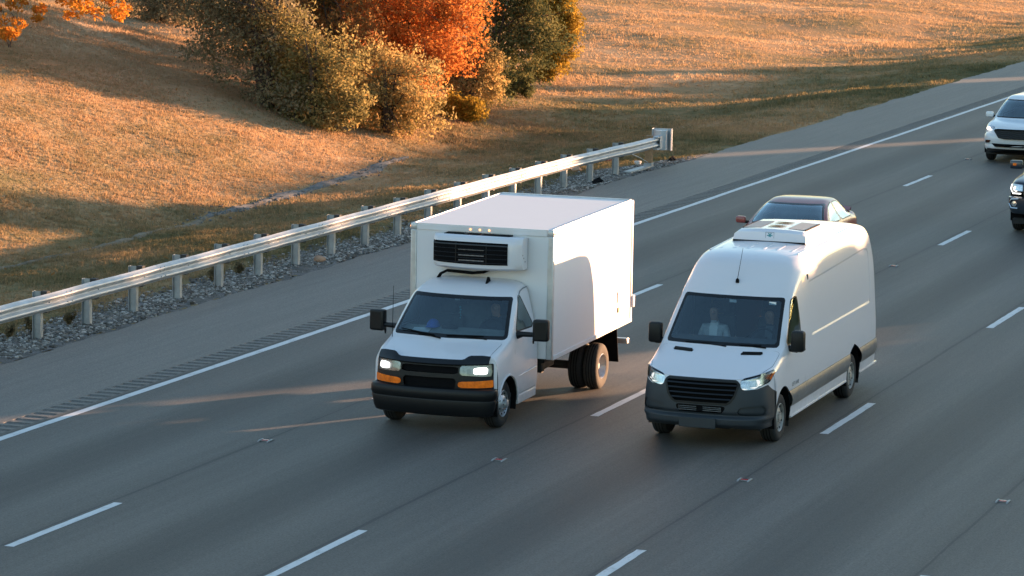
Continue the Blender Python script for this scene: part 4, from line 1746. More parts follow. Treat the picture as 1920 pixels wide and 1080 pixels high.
def emblem_text(parent, text, size, mat, M4, name='lettering'):
    cu = bpy.data.curves.new(name, 'FONT')
    cu.body = text
    cu.size = size
    cu.extrude = 0.001
    cu.align_x = 'CENTER'
    cu.align_y = 'CENTER'
    tmp = bpy.data.objects.new(name, cu)
    COL.objects.link(tmp)
    dg = bpy.context.evaluated_depsgraph_get()
    dg.update()
    me = bpy.data.meshes.new_from_object(tmp.evaluated_get(dg))
    bpy.data.objects.remove(tmp)
    me.materials.clear()
    me.transform(M4)
    return link_mesh(name, me, mat, parent)


def mirror_x(pts):
    return [(-x, y, z) for x, y, z in pts]


# ------------------------------------------------------------------ white high-roof van
def build_van():
    RK = (0.012, 1.0)
    root = empty('cargo_van', (9.57, 47.45, 0))
    tag(root, 'white high-roof cargo van with dark grey bumper and rooftop cooling unit', 'van')
    S = [
        # u0 hood leading edge / nose top
        [(0, .085, 1.03), (.45, .115, 1.035), (.76, .215, 1.085), (.89, .34, 1.135), (.955, .47, 1.12), (.985, .55, 1.0), (.995, .58, .82), (1.0, .60, .62), (.99, .62, .30)],
        [(0, .42, 1.165), (.45, .44, 1.17), (.79, .50, 1.175), (.92, .58, 1.175), (.975, .63, 1.12), (.995, .66, 1.0), (1.003, .68, .82), (1.004, .70, .62), (.99, .70, .30)],
        [(0, .86, 1.315), (.45, .89, 1.32), (.83, .98, 1.325), (.935, 1.04, 1.325), (.98, 1.05, 1.25), (1.0, 1.05, 1.12), (1.006, 1.05, .85), (1.006, 1.05, .62), (.99, 1.05, .30)],
        [(0, .97, 1.365), (.45, 1.0, 1.365), (.845, 1.09, 1.372), (.94, 1.16, 1.38), (.98, 1.19, 1.32), (1.0, 1.2, 1.2), (1.007, 1.2, .88), (1.007, 1.2, .62), (.99, 1.2, .30)],
        [(0, 1.34, 1.715), (.43, 1.365, 1.715), (.805, 1.44, 1.715), (.895, 1.51, 1.73), (.948, 1.55, 1.56), (.992, 1.57, 1.26), (1.007, 1.57, .9), (1.007, 1.57, .62), (.99, 1.57, .30)],
        [(0, 1.70, 2.06), (.42, 1.72, 2.058), (.765, 1.79, 2.05), (.85, 1.87, 2.06), (.925, 1.92, 1.75), (.988, 1.93, 1.27), (1.007, 1.93, .9), (1.007, 1.93, .62), (.99, 1.93, .30)],
        [(0, 1.96, 2.31), (.42, 1.98, 2.30), (.745, 2.06, 2.28), (.838, 2.15, 2.24), (.93, 2.2, 1.85), (.988, 2.2, 1.28), (1.007, 2.2, .9), (1.007, 2.2, .62), (.99, 2.2, .30)],
        [(0, 2.28, 2.54), (.42, 2.30, 2.53), (.72, 2.38, 2.49), (.842, 2.46, 2.38), (.935, 2.5, 1.95), (.988, 2.5, 1.28), (1.007, 2.5, .9), (1.007, 2.5, .62), (.99, 2.5, .30)],
        [(0, 2.75, 2.615), (.42, 2.77, 2.605), (.72, 2.82, 2.57), (.855, 2.88, 2.44), (.94, 2.9, 1.98), (.99, 2.9, 1.28), (1.007, 2.9, .9), (1.007, 2.9, .62), (.99, 2.9, .30)],
        [(0, 4.5, 2.645), (.42, 4.5, 2.635), (.73, 4.5, 2.60), (.862, 4.5, 2.47), (.943, 4.5, 2.0), (.99, 4.5, 1.28), (1.007, 4.5, .9), (1.007, 4.5, .62), (.99, 4.5, .30)],
        [(0, 6.45, 2.635), (.42, 6.45, 2.625), (.72, 6.45, 2.59), (.85, 6.45, 2.46), (.935, 6.45, 2.0), (.985, 6.45, 1.28), (1.0, 6.45, .9), (1.0, 6.45, .62), (.985, 6.45, .30)],
        [(0, 6.74, 2.60), (.42, 6.74, 2.59), (.69, 6.76, 2.55), (.81, 6.78, 2.42), (.905, 6.83, 1.98), (.955, 6.86, 1.28), (.975, 6.87, .9), (.975, 6.88, .62), (.96, 6.88, .30)],
        [(0, 6.80, 2.50), (.42, 6.80, 2.49), (.62, 6.82, 2.46), (.74, 6.84, 2.36), (.84, 6.91, 1.95), (.89, 6.94, 1.28), (.91, 6.95, .9), (.91, 6.96, .62), (.90, 6.96, .30)],
    ]
    body = Surf.loft(S, 8, 6)
    # nose: hood leading edge down to the bumper's lower lip
    N = []
    top = S[0][:6]
    for dz, dy, zz in ((0, 0, None), (0, -.035, .93), (0, -.06, .80), (0, -.075, .66), (0, -.080, .56), (0, -.060, .505), (0, -.115, .455), (0, -.11, .38), (0, -.03, .31)):
        row = []
        for i, (x, y, z) in enumerate(top):
            if zz is None:
                row.append((x, y, z))
            else:
                k = (1.0, 1.0, .85, .5, .2, 0.0)[i]
                zz2 = min(zz, z - .02)
                xo = (0, .01, .05, .05, .02, .005)[i] * min(1.0, (1.06 - zz) * 3)
                lowin = -.03 if zz < .4 else 0
                yb = y + dy * k + (0.03 if i == 5 else 0)
                row.append((x + xo + lowin * (i > 2), yb + (.02 if i >= 4 else 0), zz2))
        N.append(row)
    nose = Surf.loft(N, 5, 6, flip=False)
    # ---- windshield
    ws_f = f_front([(-.02, 1.355), (.862, 1.36), (.80, 2.052), (-.02, 2.052)], 0.05, vmax=2.93, umin=2.4, umax=6)
    def ws_field(V, A):
        P = np.stack([np.abs(V[:, 0]), V[:, 2]], 1)
        d = sdf(P, [(-.9, 1.385), (.878, 1.385), (.782, 2.048), (-.9, 2.048)], 0.04)
        return np.maximum.reduce([d, (A[:, 1] - 2.96) * .3, (2.2 - A[:, 0]) * .2, (A[:, 0] - 6) * .2])
    ws, body = body.split(ws_field)
    glass, frit = ws.split(lambda V, A: ws_field(V, A) + .045)
    glass.build('windshield', 'windshield_glass', root, rake=RK)
    frit.build('windshield_border', 'gloss_black', root, rake=RK)
    # ---- wheel arches
    for yy in (1.0, 5.325):
        _, body = body.split(f_disc(yy, .40, .435))
        _, nose = nose.split(f_disc(yy, .40, .435))
    # ---- headlights (from nose and fender corner)
    HL = [(.575, 1.045), (.60, .885), (.79, .905), (.945, .99), (1.0, 1.17), (.80, 1.105)]
    hf = lambda V, A: np.maximum(sdf(np.stack([np.abs(V[:, 0]), V[:, 2]], 1), HL, .02), (V[:, 1] - .60))
    h1, nose = nose.split(hf)
    h2, body = body.split(hf)
    lamp = h1.join(h2)
    for s in (-1, 1):
        half, _ = lamp.split(lambda V, A: -s * V[:, 0] + .1)
        o = half.build('headlight', 'lens_glass', root, rake=RK, offset=.004)
        o2 = half.build('reflector', 'lamp_chrome', o, rake=RK, offset=-.03)
        mb = MB(RK)
        mb.lathe([(-.02, .0), (-.018, .040), (.02, .046)], s * .79, .27, .995, 20, 'y')
        mb.build('projector', 'lamp_soft', o, smooth=True)
        ind, _ = half.split(f_front([(.935, 1.03), (.96, 1.0), (1.02, 1.16), (.975, 1.13)], .006))
        ind.build('indicator', 'amber', o, rake=RK, offset=-.006)
        drl, _ = half.split(f_front([(.60, .895), (.78, .912), (.92, .99), (.90, 1.0), (.77, .935), (.60, .918)], .006))
        drl.build('light_strip', 'lamp_soft', o, rake=RK, offset=-.008)
    # ---- grey lower nose against white
    def grey(V, A):
        ax = np.abs(V[:, 0])
        zb = np.interp(ax, [0, .56, .60, .80, .93, .985, 1.02], [1.035, 1.035, .90, .90, .955, .84, .80])
        return V[:, 2] - zb
    gnose, wnose = nose.split(grey)
    gbody, body = body.split(lambda V, A: np.maximum(grey(V, A), V[:, 1] - .62))
    gnose = gnose.join(gbody)
    wnose.build('fender_corner', 'white_paint', root, rake=RK)
    # grille opening, lower intake, fog recesses
    GR = [(-.9, 1.022), (.545, 1.022), (.575, .97), (.52, .78), (.43, .66), (-.9, .66)]
    gf = f_front(GR, .03)
    gri, gnose = gnose.split(gf)
    LI = [(-.9, .645), (.40, .645), (.33, .535), (-.9, .535)]
    li, gnose = gnose.split(f_front(LI, .015))
    FG = [(.60, .635), (.90, .665), (.94, .60), (.92, .52), (.60, .52), (.55, .56)]
    fg, gnose = gnose.split(f_front(FG, .03))
    bmp = gnose.build('front_bumper', 'bumper_grey', root, rake=RK)
    for s in (-1, 1):
        half, _ = fg.split(lambda V, A: -s * V[:, 0])
        half.build('fog_recess', 'bumper_grey', bmp, rake=RK, warp=lambda c: (c.x, c.y + .035, c.z))
    # recess side lips
    gb = gri.build('grille', 'matt_black', root, rake=RK, warp=lambda c: (c.x, c.y + .07, c.z))
    rim_in, _ = gri.split(lambda V, A: -(gf(V, A) + .03))
    rim_in.build('grille_frame', 'black_plastic', gb, rake=RK, offset=.008)
    for k, z in enumerate((.955, .885, .815, .745)):
        wd = np.interp(z, [.675, .78, .97, 1.015], [.42, .50, .56, .53]) - .02
        mb = MB(RK)
        V, F = [], []
        nn = 25
        for i in range(nn):
            x = -wd + 2 * wd * i / (nn - 1)
            y0 = .05 + .10 * (abs(x) / .6) ** 2 * .5 - .02 + (1.03 - z) * -.10 + .02
            for dy, dz in ((0, .0), (-.012, .012), (.006, .030), (.05, .034), (.05, .0)):
                V.append((x, y0 + dy, z - .02 + dz))
        for i in range(nn - 1):
            for j in range(5):
                a = i * 5 + j
                b = i * 5 + (j + 1) % 5
                F.append((a, b, b + 5, a + 5))
        mb.add(V, F)
        mb.build('grille_slat', 'gloss_black', gb, smooth=False)
    li.build('lower_intake', 'matt_black', bmp, rake=RK, warp=lambda c: (c.x, c.y + .05, c.z))
    for sx in (-.19, .19):
        for k in range(3):
            mb = MB(RK)
            mb.box(sx - .15, sx + .13, .02, .035, .56 + k * .026, .568 + k * .026)
            mb.build('intake_bar', 'lamp_grey', bmp)
    mb = MB(RK)
    mb.box(-.30, .26, -.055, -.028, .315, .465, .006)
    mb.build('plate_holder', 'bumper_grey', root)
    # ---- hood seam, vents
    HOOD = [(-.9, .0), (.62, .06), (.85, .30), (.925, .62), (.925, 1.06), (.6,.985), (-.9, .94)]
    VENT = [(.37, .80), (.70, .865), (.69, .945), (.365, .875)]
    vt, body = body.split(f_top(VENT, .02, umax=2.6, vmax=3))
    v_ = vt.build('hood_vent', 'matt_black', root, rake=RK, offset=-.008)
    for s in (-1, 1):
        for k in range(4):
            mb = MB(RK)
            y = .815 + k * .022
            mb.tube([(s * .39, y - .005, 1.308 + k * .008), (s * .68, y + .055, 1.312 + k * .008)], .006, 5)
            mb.build('vent_slat', 'black_plastic', v_)
    # ---- side windows and doors
    WIN = [(1.23, 1.40), (1.80, 2.02), (1.95, 2.06), (2.06, 2.04), (2.06, 1.42), (1.9, 1.385)]
    wf = f_side(WIN, .04)
    w_, body = body.split(wf)
    wg, wb = w_.split(lambda V, A: wf(V, A) + .022)
    for s in (-1, 1):
        half, _ = wg.split(lambda V, A: -s * V[:, 0])
        half.build('side_window', 'side_glass', root, rake=RK)
    for s in (-1, 1):
        half, _ = wb.split(lambda V, A: -s * V[:, 0])
        half.build('window_seal', 'black_plastic', root, rake=RK)
    DOOR = [(1.33, .48), (1.44, .72), (1.44, .9), (1.20, 1.34), (1.20, 1.42), (1.80, 2.09), (2.20, 2.11), (2.24, .50)]
    df = f_side(DOOR, .05, vmin=3.2)
    gap, body = body.split(seam_of(DOOR, .05, 3.2))
    door, body = body.split(df)
    for s in (-1, 1):
        half, _ = door.split(lambda V, A: -s * V[:, 0])
        rs, half2 = half.split(lambda V, A: np.abs(V[:, 2] - .585) - .125)
        d = half2.build('door', 'white_paint', root, rake=RK)
        rs.build('rub_strip', 'rub_grey', d, rake=RK, offset=.006, warp=lambda c: (c.x + math.copysign(.028 * max(0.0, 1 - ((c.z - .585) / .125) ** 2), c.x), c.y, c.z))
        mb = MB(RK)
        mb.box(s * 1.002 - .012, s * 1.002 + .022, 1.98, 2.15, 1.205, 1.24, .008)
        mb.build('door_handle', 'black_plastic', d, smooth=True)
    rs, body = body.split(lambda V, A: np.maximum.reduce([np.abs(V[:, 2] - .585) - .125, (5.6 - A[:, 1]) * .2, 1.3 - V[:, 1]]))
    for s in (-1, 1):
        half, _ = rs.split(lambda V, A: -s * V[:, 0])
        half.build('rub_strip', 'rub_grey', root, rake=RK, offset=.006, warp=lambda c: (c.x + math.copysign(.028 * max(0.0, 1 - ((c.z - .585) / .125) ** 2), c.x), c.y, c.z))
    gap.build('panel_gap', 'seam_grey', root, rake=RK, offset=-.004)
    # pressed side panels: recessed fields with raised borders, cut along smooth outlines
    gaps = None
    FIELD1 = [(2.62, 1.36), (6.42, 1.36), (6.42, 2.24), (6.2, 2.28), (2.62, 2.20)]
    for fld in (FIELD1,):
        ff = f_side(fld, .07)
        inn, body = body.split(ff)
        edge, inn = inn.split(lambda V, A: -(ff(V, A) + .03))
        inn.build('side_panel', 'white_paint', root, rake=RK, warp=lambda c: (c.x - math.copysign(.010, c.x), c.y, c.z))
        # bevel between field and body
        def slope(c):
            d = float(ff(np.array([[abs(c.x), c.y, c.z]]), np.array([[0, 5.0]]))[0])
            return (c.x - math.copysign(.010 * min(1, max(0, -d / .03)), c.x), c.y, c.z)
        edge.build('panel_bead', 'white_paint', root, rake=RK, warp=slope)
    seam, body = body.split(lambda V, A: np.maximum.reduce([np.abs(V[:, 1] - 6.55) - .004, (2.6 - A[:, 1]) * .2]))
    seam.build('panel_gap', 'trim_grey', root, rake=RK, offset=-.003)
    # hood split from the body shell
    hd, body = body.split(f_top(HOOD, .06, umax=2.6, vmax=3.4))
    hgap, hd = hd.split(lambda V, A: -(f_top(HOOD, .06, umax=2.6, vmax=3.4)(V, A) + .005))
    hd.build('hood', 'white_paint', root, rake=RK, offset=.002)
    hgap.build('panel_gap', 'seam_grey', root, rake=RK, offset=-.003)
    body.build('body', 'white_paint', root, rake=RK)
    lin, _ = body.join(door).split(lambda V, A: np.maximum(V[:, 1] - 2.62, 1.05 - V[:, 1]))
    lin.build('cab_liner', 'interior', root, rake=RK, offset=-.035)
    # lower sill bead
    for s in (-1, 1):
        mb = MB(RK)
        mb.box(s * .985 - .02, s * .985 + .02, 1.46, 4.86, .28, .315, .01)
        mb.box(s * .975 - .02, s * .975 + .02, 5.80, 6.92, .28, .315, .01)
        mb.build('sill', 'white_paint', root, smooth=True)
    # rear closure, lamps
    mb = MB(RK)
    R = [(p[0], p[1] + .002, p[2]) for p in S[-1]]
    rp = [tuple(p) for p in pchip(np.array(R), 4)]
    full = mirror_x(rp[::-1]) + rp[1:]
    mb.add(full, [tuple(range(len(full)))])
    mb.build('rear_door', 'white_paint', root)
    for s in (-1, 1):
        mb = MB(RK)
        mb.box(s * .83 - .035, s * .83 + .035, 6.92, 6.985, .95, 1.45, .01)
        mb.build('tail_light', 'red_lens', root, smooth=True)
    mb = MB(RK)
    mb.box(-.95, .95, 6.86, 7.02, .40, .62, .03)
    mb.build('rear_bumper', 'bumper_grey', root, smooth=True)
    # roof ribs
    for x in (-.56, -.34, -.12, .12, .34, .56):
        for (ya, yb) in ((2.75, 3.55), (3.55, 5.0), (5.0, 6.5)):
            mb = MB(RK)
            n = 9
            V, F = [], []
            zf = lambda y: np.interp(y, [2.28, 2.75, 4.5, 6.45], [2.54, 2.615, 2.645, 2.635]) - .030 * (abs(x) / .72) ** 2 * 1.35
            for i in range(n):
                y = ya + .03 + (yb - ya - .06) * i / (n - 1)
                h = .012 if 0 < i < n - 1 else -.01
                for dx, hh in ((-.035, -.006), (-.02, h), (.02, h), (.035, -.006)):
                    V.append((x + dx, y, zf(y) + hh))
            for i in range(n - 1):
                for j in range(3):
                    a = i * 4 + j
                    F.append((a, a + 1, a + 5, a + 4))
            mb.add(V, F)
            mb.build('roof_rib', 'white_paint', root, smooth=True)
    for s in (-1, 1):
        mb = MB(RK)
        mb.tube([(s * .70, 2.75, 2.578), (s * .715, 4.5, 2.61), (s * .70, 6.45, 2.60)], .012, 6)
        mb.build('roof_gutter', 'white_paint', root, smooth=True)
    # rooftop cooling unit
    ac_y0, ac_y1, zr = 3.62, 5.25, 2.64
    mb = MB(RK)
    V, F = [], []
    outline = [(-.56, 0), (.56, 0), (.54, .80), (.50, 1.0), (-.50, 1.0), (-.54, .80)]
    secs = [(0.0, .02, 1.0), (.03, .06, 1.0), (.05, .145, .985), (.17, .180, .95), (1.45, .180, .95), (1.68, .13, .95), (1.80, .03, .95)]
    for dy, hh, k in secs:
        for x, t in ((-.60, 0), (-.585, .75), (-.53, .97), (-.3, 1.05), (0, 1.09), (.3, 1.05), (.53, .97), (.585, .75), (.60, 0)):
            V.append((x * k, ac_y0 + dy, zr - .02 + hh * t))
    for i in range(len(secs) - 1):
        for j in range(8):
            a = i * 9 + j
            F.append((a, a + 1, a + 10, a + 9))
    F.append(tuple(range(8, -1, -1)))
    mb.add(V, F)
    ac = mb.build('roof_cooling_unit', 'white_paint', root, smooth=True)
    ztop = zr + .18
    for s in (-1, 1):
        mb = MB(RK)
        a = [(s * .22, ac_y0 + .30), (s * .50, ac_y0 + .30), (s * .50, ac_y0 + 1.15), (s * .22, ac_y0 + 1.15)]
        if s < 0:
            a = a[::-1]
        mb.add([(x, y, zr - .02 + .180 * np.interp(abs(x), [0, .3, .53], [1.09, 1.05, .97]) + .006) for x, y in a], [(0, 1, 2, 3)])
        mb.add([(x, y, zr - .02 + .180 * np.interp(abs(x), [0, .3, .53], [1.09, 1.05, .97]) - .02) for x, y in a], [(3, 2, 1, 0)])
        mb.build('condenser_mesh', 'mesh_grey', ac)
        mb = MB(RK)
        mb.box(s * .505 - .008, s * .505 + .008, ac_y0 + .28, ac_y0 + 1.17, zr + .145, zr + .167)
        mb.build('mesh_edge', 'matt_black', ac)
    for k, y in enumerate((.42, .56, .86, 1.0)):
        mb = MB(RK)
        V = []
        for i in range(12):
            a = 6.2832 * i / 12
            V.append((.15 * math.cos(a), ac_y0 + y + .05 * math.sin(a), zr + .183))
        mb.add(V, [tuple(range(12))])
        mb.build('fan_slot', 'matt_black', ac)
    mb = MB(RK)
    mb.box(-.58, .58, ac_y0 - .014, ac_y0 + .02, zr - .03, zr + .004)
    mb.build('mounting_gasket', 'matt_black', ac)
    # small teal emblem on the unit's front
    yf = ac_y0 + .036
    mb = MB(RK)
    for a in (0, 60, 120):
        ca, sa = math.cos(math.radians(a)), math.sin(math.radians(a))
        V = [(-.045 * ca - .008 * sa, 0, -.045 * sa + .008 * ca), (.045 * ca - .008 * sa, 0, .045 * sa + .008 * ca), (.045 * ca + .008 * sa, 0, .045 * sa - .008 * ca), (-.045 * ca + .008 * sa, 0, -.045 * sa - .008 * ca)]
        mb.add([(x, ac_y0 + .026 + (zr + .085 + z - zr) * .12, zr + .085 + z) for x, y, z in V], [(0, 1, 2, 3)])
    mb.build('emblem', 'decal_teal', ac)
    mb = MB(RK)
    for (xa, xb, za, zb) in ((-.07, .07, .032, .037), (-.07, .07, .133, .138), (-.07, -.065, .032, .138), (.065, .07, .032, .138)):
        mb.add([(x, ac_y0 + .024 + z * .12, zr + z) for x, z in ((xa, za), (xb, za), (xb, zb), (xa, zb))], [(0, 1, 2, 3)])
    mb.build('emblem_frame', 'decal_grey', ac)
    # antenna on the forehead
    mb = MB(RK)
    mb.lathe([(-.02, .0), (-.018, .030), (.03, .026), (.05, .010), (.055, 0)], 0.0, 1.87, 2.235, 14, 'z')
    an = mb.build('antenna', 'matt_black', root, smooth=True)
    mb = MB(RK)
    mb.tube([(0, 1.865, 2.26), (0.01, 2.10, 2.72)], [.005, .003], 5)
    mb.build('antenna_rod', 'matt_black', an)
    # mirrors
    for s in (-1, 1):
        mb = MB(RK)
        m = Matrix.Translation((s * 1.115, 1.34, 1.475))
        mb.box(-.105, .105, -.075, .075, -.165, .155, .045, m)
        mi_ = mb.build('mirror', 'black_plastic', root, smooth=True)
        mb = MB(RK)
        mb.add([(s * (1.115 - .085), 1.4155, 1.34), (s * (1.115 + .085), 1.4155, 1.34), (s * (1.115 + .085), 1.4155, 1.60), (s * (1.115 - .085), 1.4155, 1.60)], [(0, 1, 2, 3)])
        mb.build('mirror_glass', 'chrome', mi_)
        mb = MB(RK)
        mb.tube([(s * .95, 1.34, 1.36), (s * 1.03, 1.34, 1.345), (s * 1.11, 1.34, 1.34)], [.05, .045, .045], 10)
        mb.build('mirror_arm', 'black_plastic', mi_, smooth=True)
    # wipers
    wiper(root, (.10, .99, 1.375), (-.30, 1.03, 1.40), ((-.55, 1.05, 1.40), (.0, 1.04, 1.41)), RK)
    wiper(root, (.70, 1.05, 1.385), (.30, 1.03, 1.40), ((.05, 1.03, 1.40), (.62, 1.07, 1.41)), RK)
    # interior
    mb = MB(RK)
    mb.prism([(1.14, 1.335), (1.35, 1.385), (1.58, 1.43), (1.66, 1.40), (1.68, 1.0), (1.16, 1.0)], 'x', -.88, .88)
    mb.build('dashboard', 'interior', root)
    mb = MB(RK)
    mb.box(-.90, .90, .95, 2.5, .50, .56)
    mb.build('cab_floor', 'interior', root)
    mb = MB(RK)
    mb.box(-.90, -.25, 2.62, 2.66, .56, 2.3)
    mb.box(.2, .90, 2.62, 2.66, .56, 2.3)
    mb.build('bulkhead', 'interior', root)
    mb = MB(RK)
    mb.box(-.62, -.42, 2.60, 2.615, 1.2, 2.0, .004)
    mb.build('cargo_panel', 'cargo_tan', root)
    seat(root, -.42, 2.05, 1.02, .52, RK)
    seat(root, .45, 2.05, 1.02, .52, RK)
    steering_wheel(root, .45, 1.74, 1.37, RK)
    mb = MB(RK)
    mb.box(-.12, .05, 1.70, 1.71, 1.93, 2.0, .004)
    mb.build('rear_view_mirror', 'black_plastic', root)
    for x in (.0, .62):
        mb = MB(RK)
        mb.box(x - .055, x + .055, 1.685, 1.688, 1.975, 2.02, 0, Matrix.Translation((0, -.03, -.03)))
        mb.build('toll_tag', 'paper', root)
    # chassis, wheels
    mb = MB(RK)
    mb.box(-.86, .86, .25, 6.8, .28, .46)
    mb.build('underbody', 'chassis', root)
    for s in (-1, 1):
        for yy, dx in ((1.0, 0), (5.325, 0)):
            wheel(root, s, .955, yy, .362, .235, .215, 'vent', 'dusty_rim', 'rubber')
            wheel_well(root, s, .985, yy, .40, .43, .32)
        mb = MB()
        mb.box(s * .87 - .12, s * .87 + .10, 1.44, 1.452, .16, .48)
        mb.build('mud_flap', 'rubber', root)
        mb = MB()
        mb.box(s * .87 - .12, s * .87 + .10, 5.77, 5.782, .18, .48)
        mb.build('mud_flap', 'rubber', root)
    # small dark lettering low on the driver's door (too blurred to read in the photograph)
    Mt = Matrix.Translation((1.0085, 1.66, .785 + RK[0] * .6)) @ Matrix.Rotation(math.radians(90), 4, 'Z') @ Matrix.Rotation(math.radians(90), 4, 'X')
    emblem_text(root, 'LEFT LANE', .085, 'decal_grey', Mt, 'door_lettering')
    zo = RK[0] * 1.0
    person((9.57 - .42, 47.45 + 2.12, .99 + zo), 'passenger in a pale grey jacket seen through the van windshield', 'jacket_light', 'hair_dark', hands='lap', shirt='paper')
    person((9.57 + .45, 47.45 + 2.14, .99 + zo), 'driver in a dark jacket and grey striped shirt at the van steering wheel', 'jacket_dark', 'hair_brown', hands='wheel', shirt='shirt_grey')
    return root


build_van()


# ------------------------------------------------------------------ white refrigerated box truck
def build_truck():
    RK = (0.022, 0.78)
    root = empty('box_truck', (5.49, 47.03, 0))
    tag(root, 'white refrigerated box truck with black bumper and amber front signals', 'truck')
    S = [
        [(0, .07, 1.06), (.45, .105, 1.075), (.755, .205, 1.13), (.885, .30, 1.135), (.95, .345, 1.08), (.98, .34, .98), (.99, .36, .80), (.99, .37, .60), (.975, .38, .40)],
        [(0, .40, 1.17), (.45, .41, 1.175), (.80, .43, 1.19), (.925, .47, 1.18), (.97, .52, 1.12), (.99, .56, 1.0), (1.0, .58, .80), (1.0, .58, .60), (.98, .58, .36)],
        [(0, .70, 1.255), (.45, .73, 1.26), (.865, .80, 1.275), (.945, .87, 1.28), (.98, .92, 1.20), (.998, .93, 1.03), (1.004, .93, .80), (1.004, .93, .58), (.98, .93, .30)],
        [(0, .78, 1.295), (.45, .82, 1.295), (.892, .89, 1.305), (.955, .97, 1.32), (.98, 1.02, 1.27), (.995, 1.04, 1.10), (1.004, 1.05, .82), (1.004, 1.05, .58), (.98, 1.05, .30)],
        [(0, 1.08, 1.60), (.44, 1.105, 1.60), (.832, 1.19, 1.60), (.90, 1.27, 1.61), (.945, 1.31, 1.43), (.988, 1.33, 1.15), (1.004, 1.34, .82), (1.004, 1.34, .58), (.98, 1.34, .30)],
        [(0, 1.38, 1.895), (.43, 1.405, 1.89), (.772, 1.49, 1.875), (.845, 1.58, 1.86), (.908, 1.62, 1.58), (.985, 1.64, 1.18), (1.004, 1.65, .84), (1.004, 1.65, .58), (.98, 1.65, .30)],
        [(0, 1.58, 2.00), (.43, 1.60, 1.992), (.715, 1.67, 1.97), (.81, 1.75, 1.925), (.90, 1.80, 1.62), (.985, 1.82, 1.18), (1.004, 1.83, .84), (1.004, 1.83, .58), (.98, 1.83, .30)],
        [(0, 1.85, 2.055), (.43, 1.86, 2.045), (.69, 1.88, 2.02), (.80, 1.92, 1.945), (.897, 1.95, 1.63), (.985, 1.96, 1.18), (1.004, 1.96, .84), (1.004, 1.96, .58), (.98, 1.96, .30)],
        [(0, 2.10, 2.07), (.43, 2.10, 2.06), (.68, 2.10, 2.03), (.80, 2.10, 1.95), (.897, 2.10, 1.63), (.985, 2.10, 1.18), (1.004, 2.10, .84), (1.004, 2.10, .58), (.98, 2.10, .30)],
    ]
    body = Surf.loft(S, 8, 6)
    N = []
    top = S[0][:6]
    for dy, zz in ((0, None), (-.02, .98), (-.035, .88), (-.045, .76), (-.04, .62)):
        row = []
        for i, (x, y, z) in enumerate(top):
            if zz is None:
                row.append((x, y, z))
            else:
                row.append((x + (0, .0, .03, .03, .015, .005)[i] * min(1, (1.1 - zz) * 3), y + dy * (1, 1, .9, .7, .3, 0)[i], min(zz, z - .03)))
        N.append(row)
    nose = Surf.loft(N, 6, 6, flip=False)

    def ws_field(V, A):
        P = np.stack([np.abs(V[:, 0]), V[:, 2]], 1)
        d = sdf(P, [(-.9, 1.30), (.925, 1.315), (.80, 1.885), (-.9, 1.885)], 0.05)
        return np.maximum.reduce([d, (A[:, 1] - 2.97) * .3, (2.3 - A[:, 0]) * .2, (A[:, 0] - 5.4) * .2])
    ws, body = body.split(ws_field)
    glass, frit = ws.split(lambda V, A: ws_field(V, A) + .05)
    glass.build('windshield', 'windshield_glass', root, rake=RK)
    frit.build('windshield_border', 'gloss_black', root, rake=RK)
    _, body = body.split(f_disc(.78, .37, .43))
    _, nose = nose.split(f_disc(.78, .37, .43))
    # black grille surround set in the white nose
    SUR = [(-.95, 1.035), (.46, 1.035), (.60, 1.05), (.935, 1.05), (.955, .62), (-.95, .62)]
    def surf_f(V, A):
        P = np.stack([np.abs(V[:, 0]), V[:, 2]], 1)
        return np.maximum(sdf(P, [(-.9, 1.05), (.93, 1.055), (.95, .60), (-.9, .60)], .02), V[:, 1] - .37)
    sur, wn_ = nose.split(surf_f)
    wn_.build('fender_corner', 'truck_white', root, rake=RK)
    HLP = [(.475, 1.03), (.475, .885), (.925, .865), (.918, 1.045)]
    AMB = [(.455, .79), (.455, .70), (.935, .70), (.935, .81)]
    hl, sur = sur.split(f_front(HLP, .018))
    am, sur = sur.split(f_front(AMB, .012))
    G1 = [(-.9, 1.005), (.45, 1.005), (.45, .90), (-.9, .90)]
    G2 = [(-.9, .835), (.43, .835), (.40, .64), (-.9, .64)]
    g1, sur = sur.split(f_front(G1, .012))
    g2, sur = sur.split(f_front(G2, .02))
    sm = sur.build('grille_surround', 'black_plastic', root, rake=RK)
    ga = g1.build('grille', 'matt_black', root, rake=RK, warp=lambda c: (c.x, c.y + .045, c.z))
    for k in range(3):
        mb = MB(RK)
        z = .93 + k * .026
        mb.tube([(x, .115 + .02 * (x / .45) ** 2, z) for x in np.linspace(-.44, .44, 9)], .006, 5)
        mb.build('grille_bar', 'black_plastic', ga)
    gb = g2.build('grille', 'matt_black', root, rake=RK, warp=lambda c: (c.x, c.y + .055, c.z))
    for k in range(3):
        mb = MB(RK)
        z = .69 + k * .045
        mb.tube([(x, .11 + .02 * (x / .45) ** 2, z) for x in np.linspace(-.40, .40, 9)], .006, 5)
        mb.build('grille_bar', 'black_plastic', gb)
    for s in (-1, 1):
        half, _ = hl.split(lambda V, A: -s * V[:, 0])
        o = half.build('headlight', 'lens_glass', root, rake=RK, offset=.012)
        half.build('reflector', 'lamp_grey', o, rake=RK, offset=-.012)
        lit, _ = half.split(f_front([(.675, .998), (.675, .905), (.865, .898), (.862, 1.004)], .03))
        lit.build('low_beam', 'lamp_white', o, rake=RK, offset=.002)
        half, _ = am.split(lambda V, A: -s * V[:, 0])
        o = half.build('turn_signal', 'amber', root, rake=RK, offset=.010)
        mid, _ = half.split(f_front([(.655, .79), (.655, .71), (.69, .71), (.69, .79)], .005))
        mid.build('reflector', 'amber_dot', o, rake=RK, offset=.012)
    # hood and its stone deflector
    HOOD = [(-.9, .05), (.78, .08), (.86, .16), (.89, .82), (-.9, .70)]
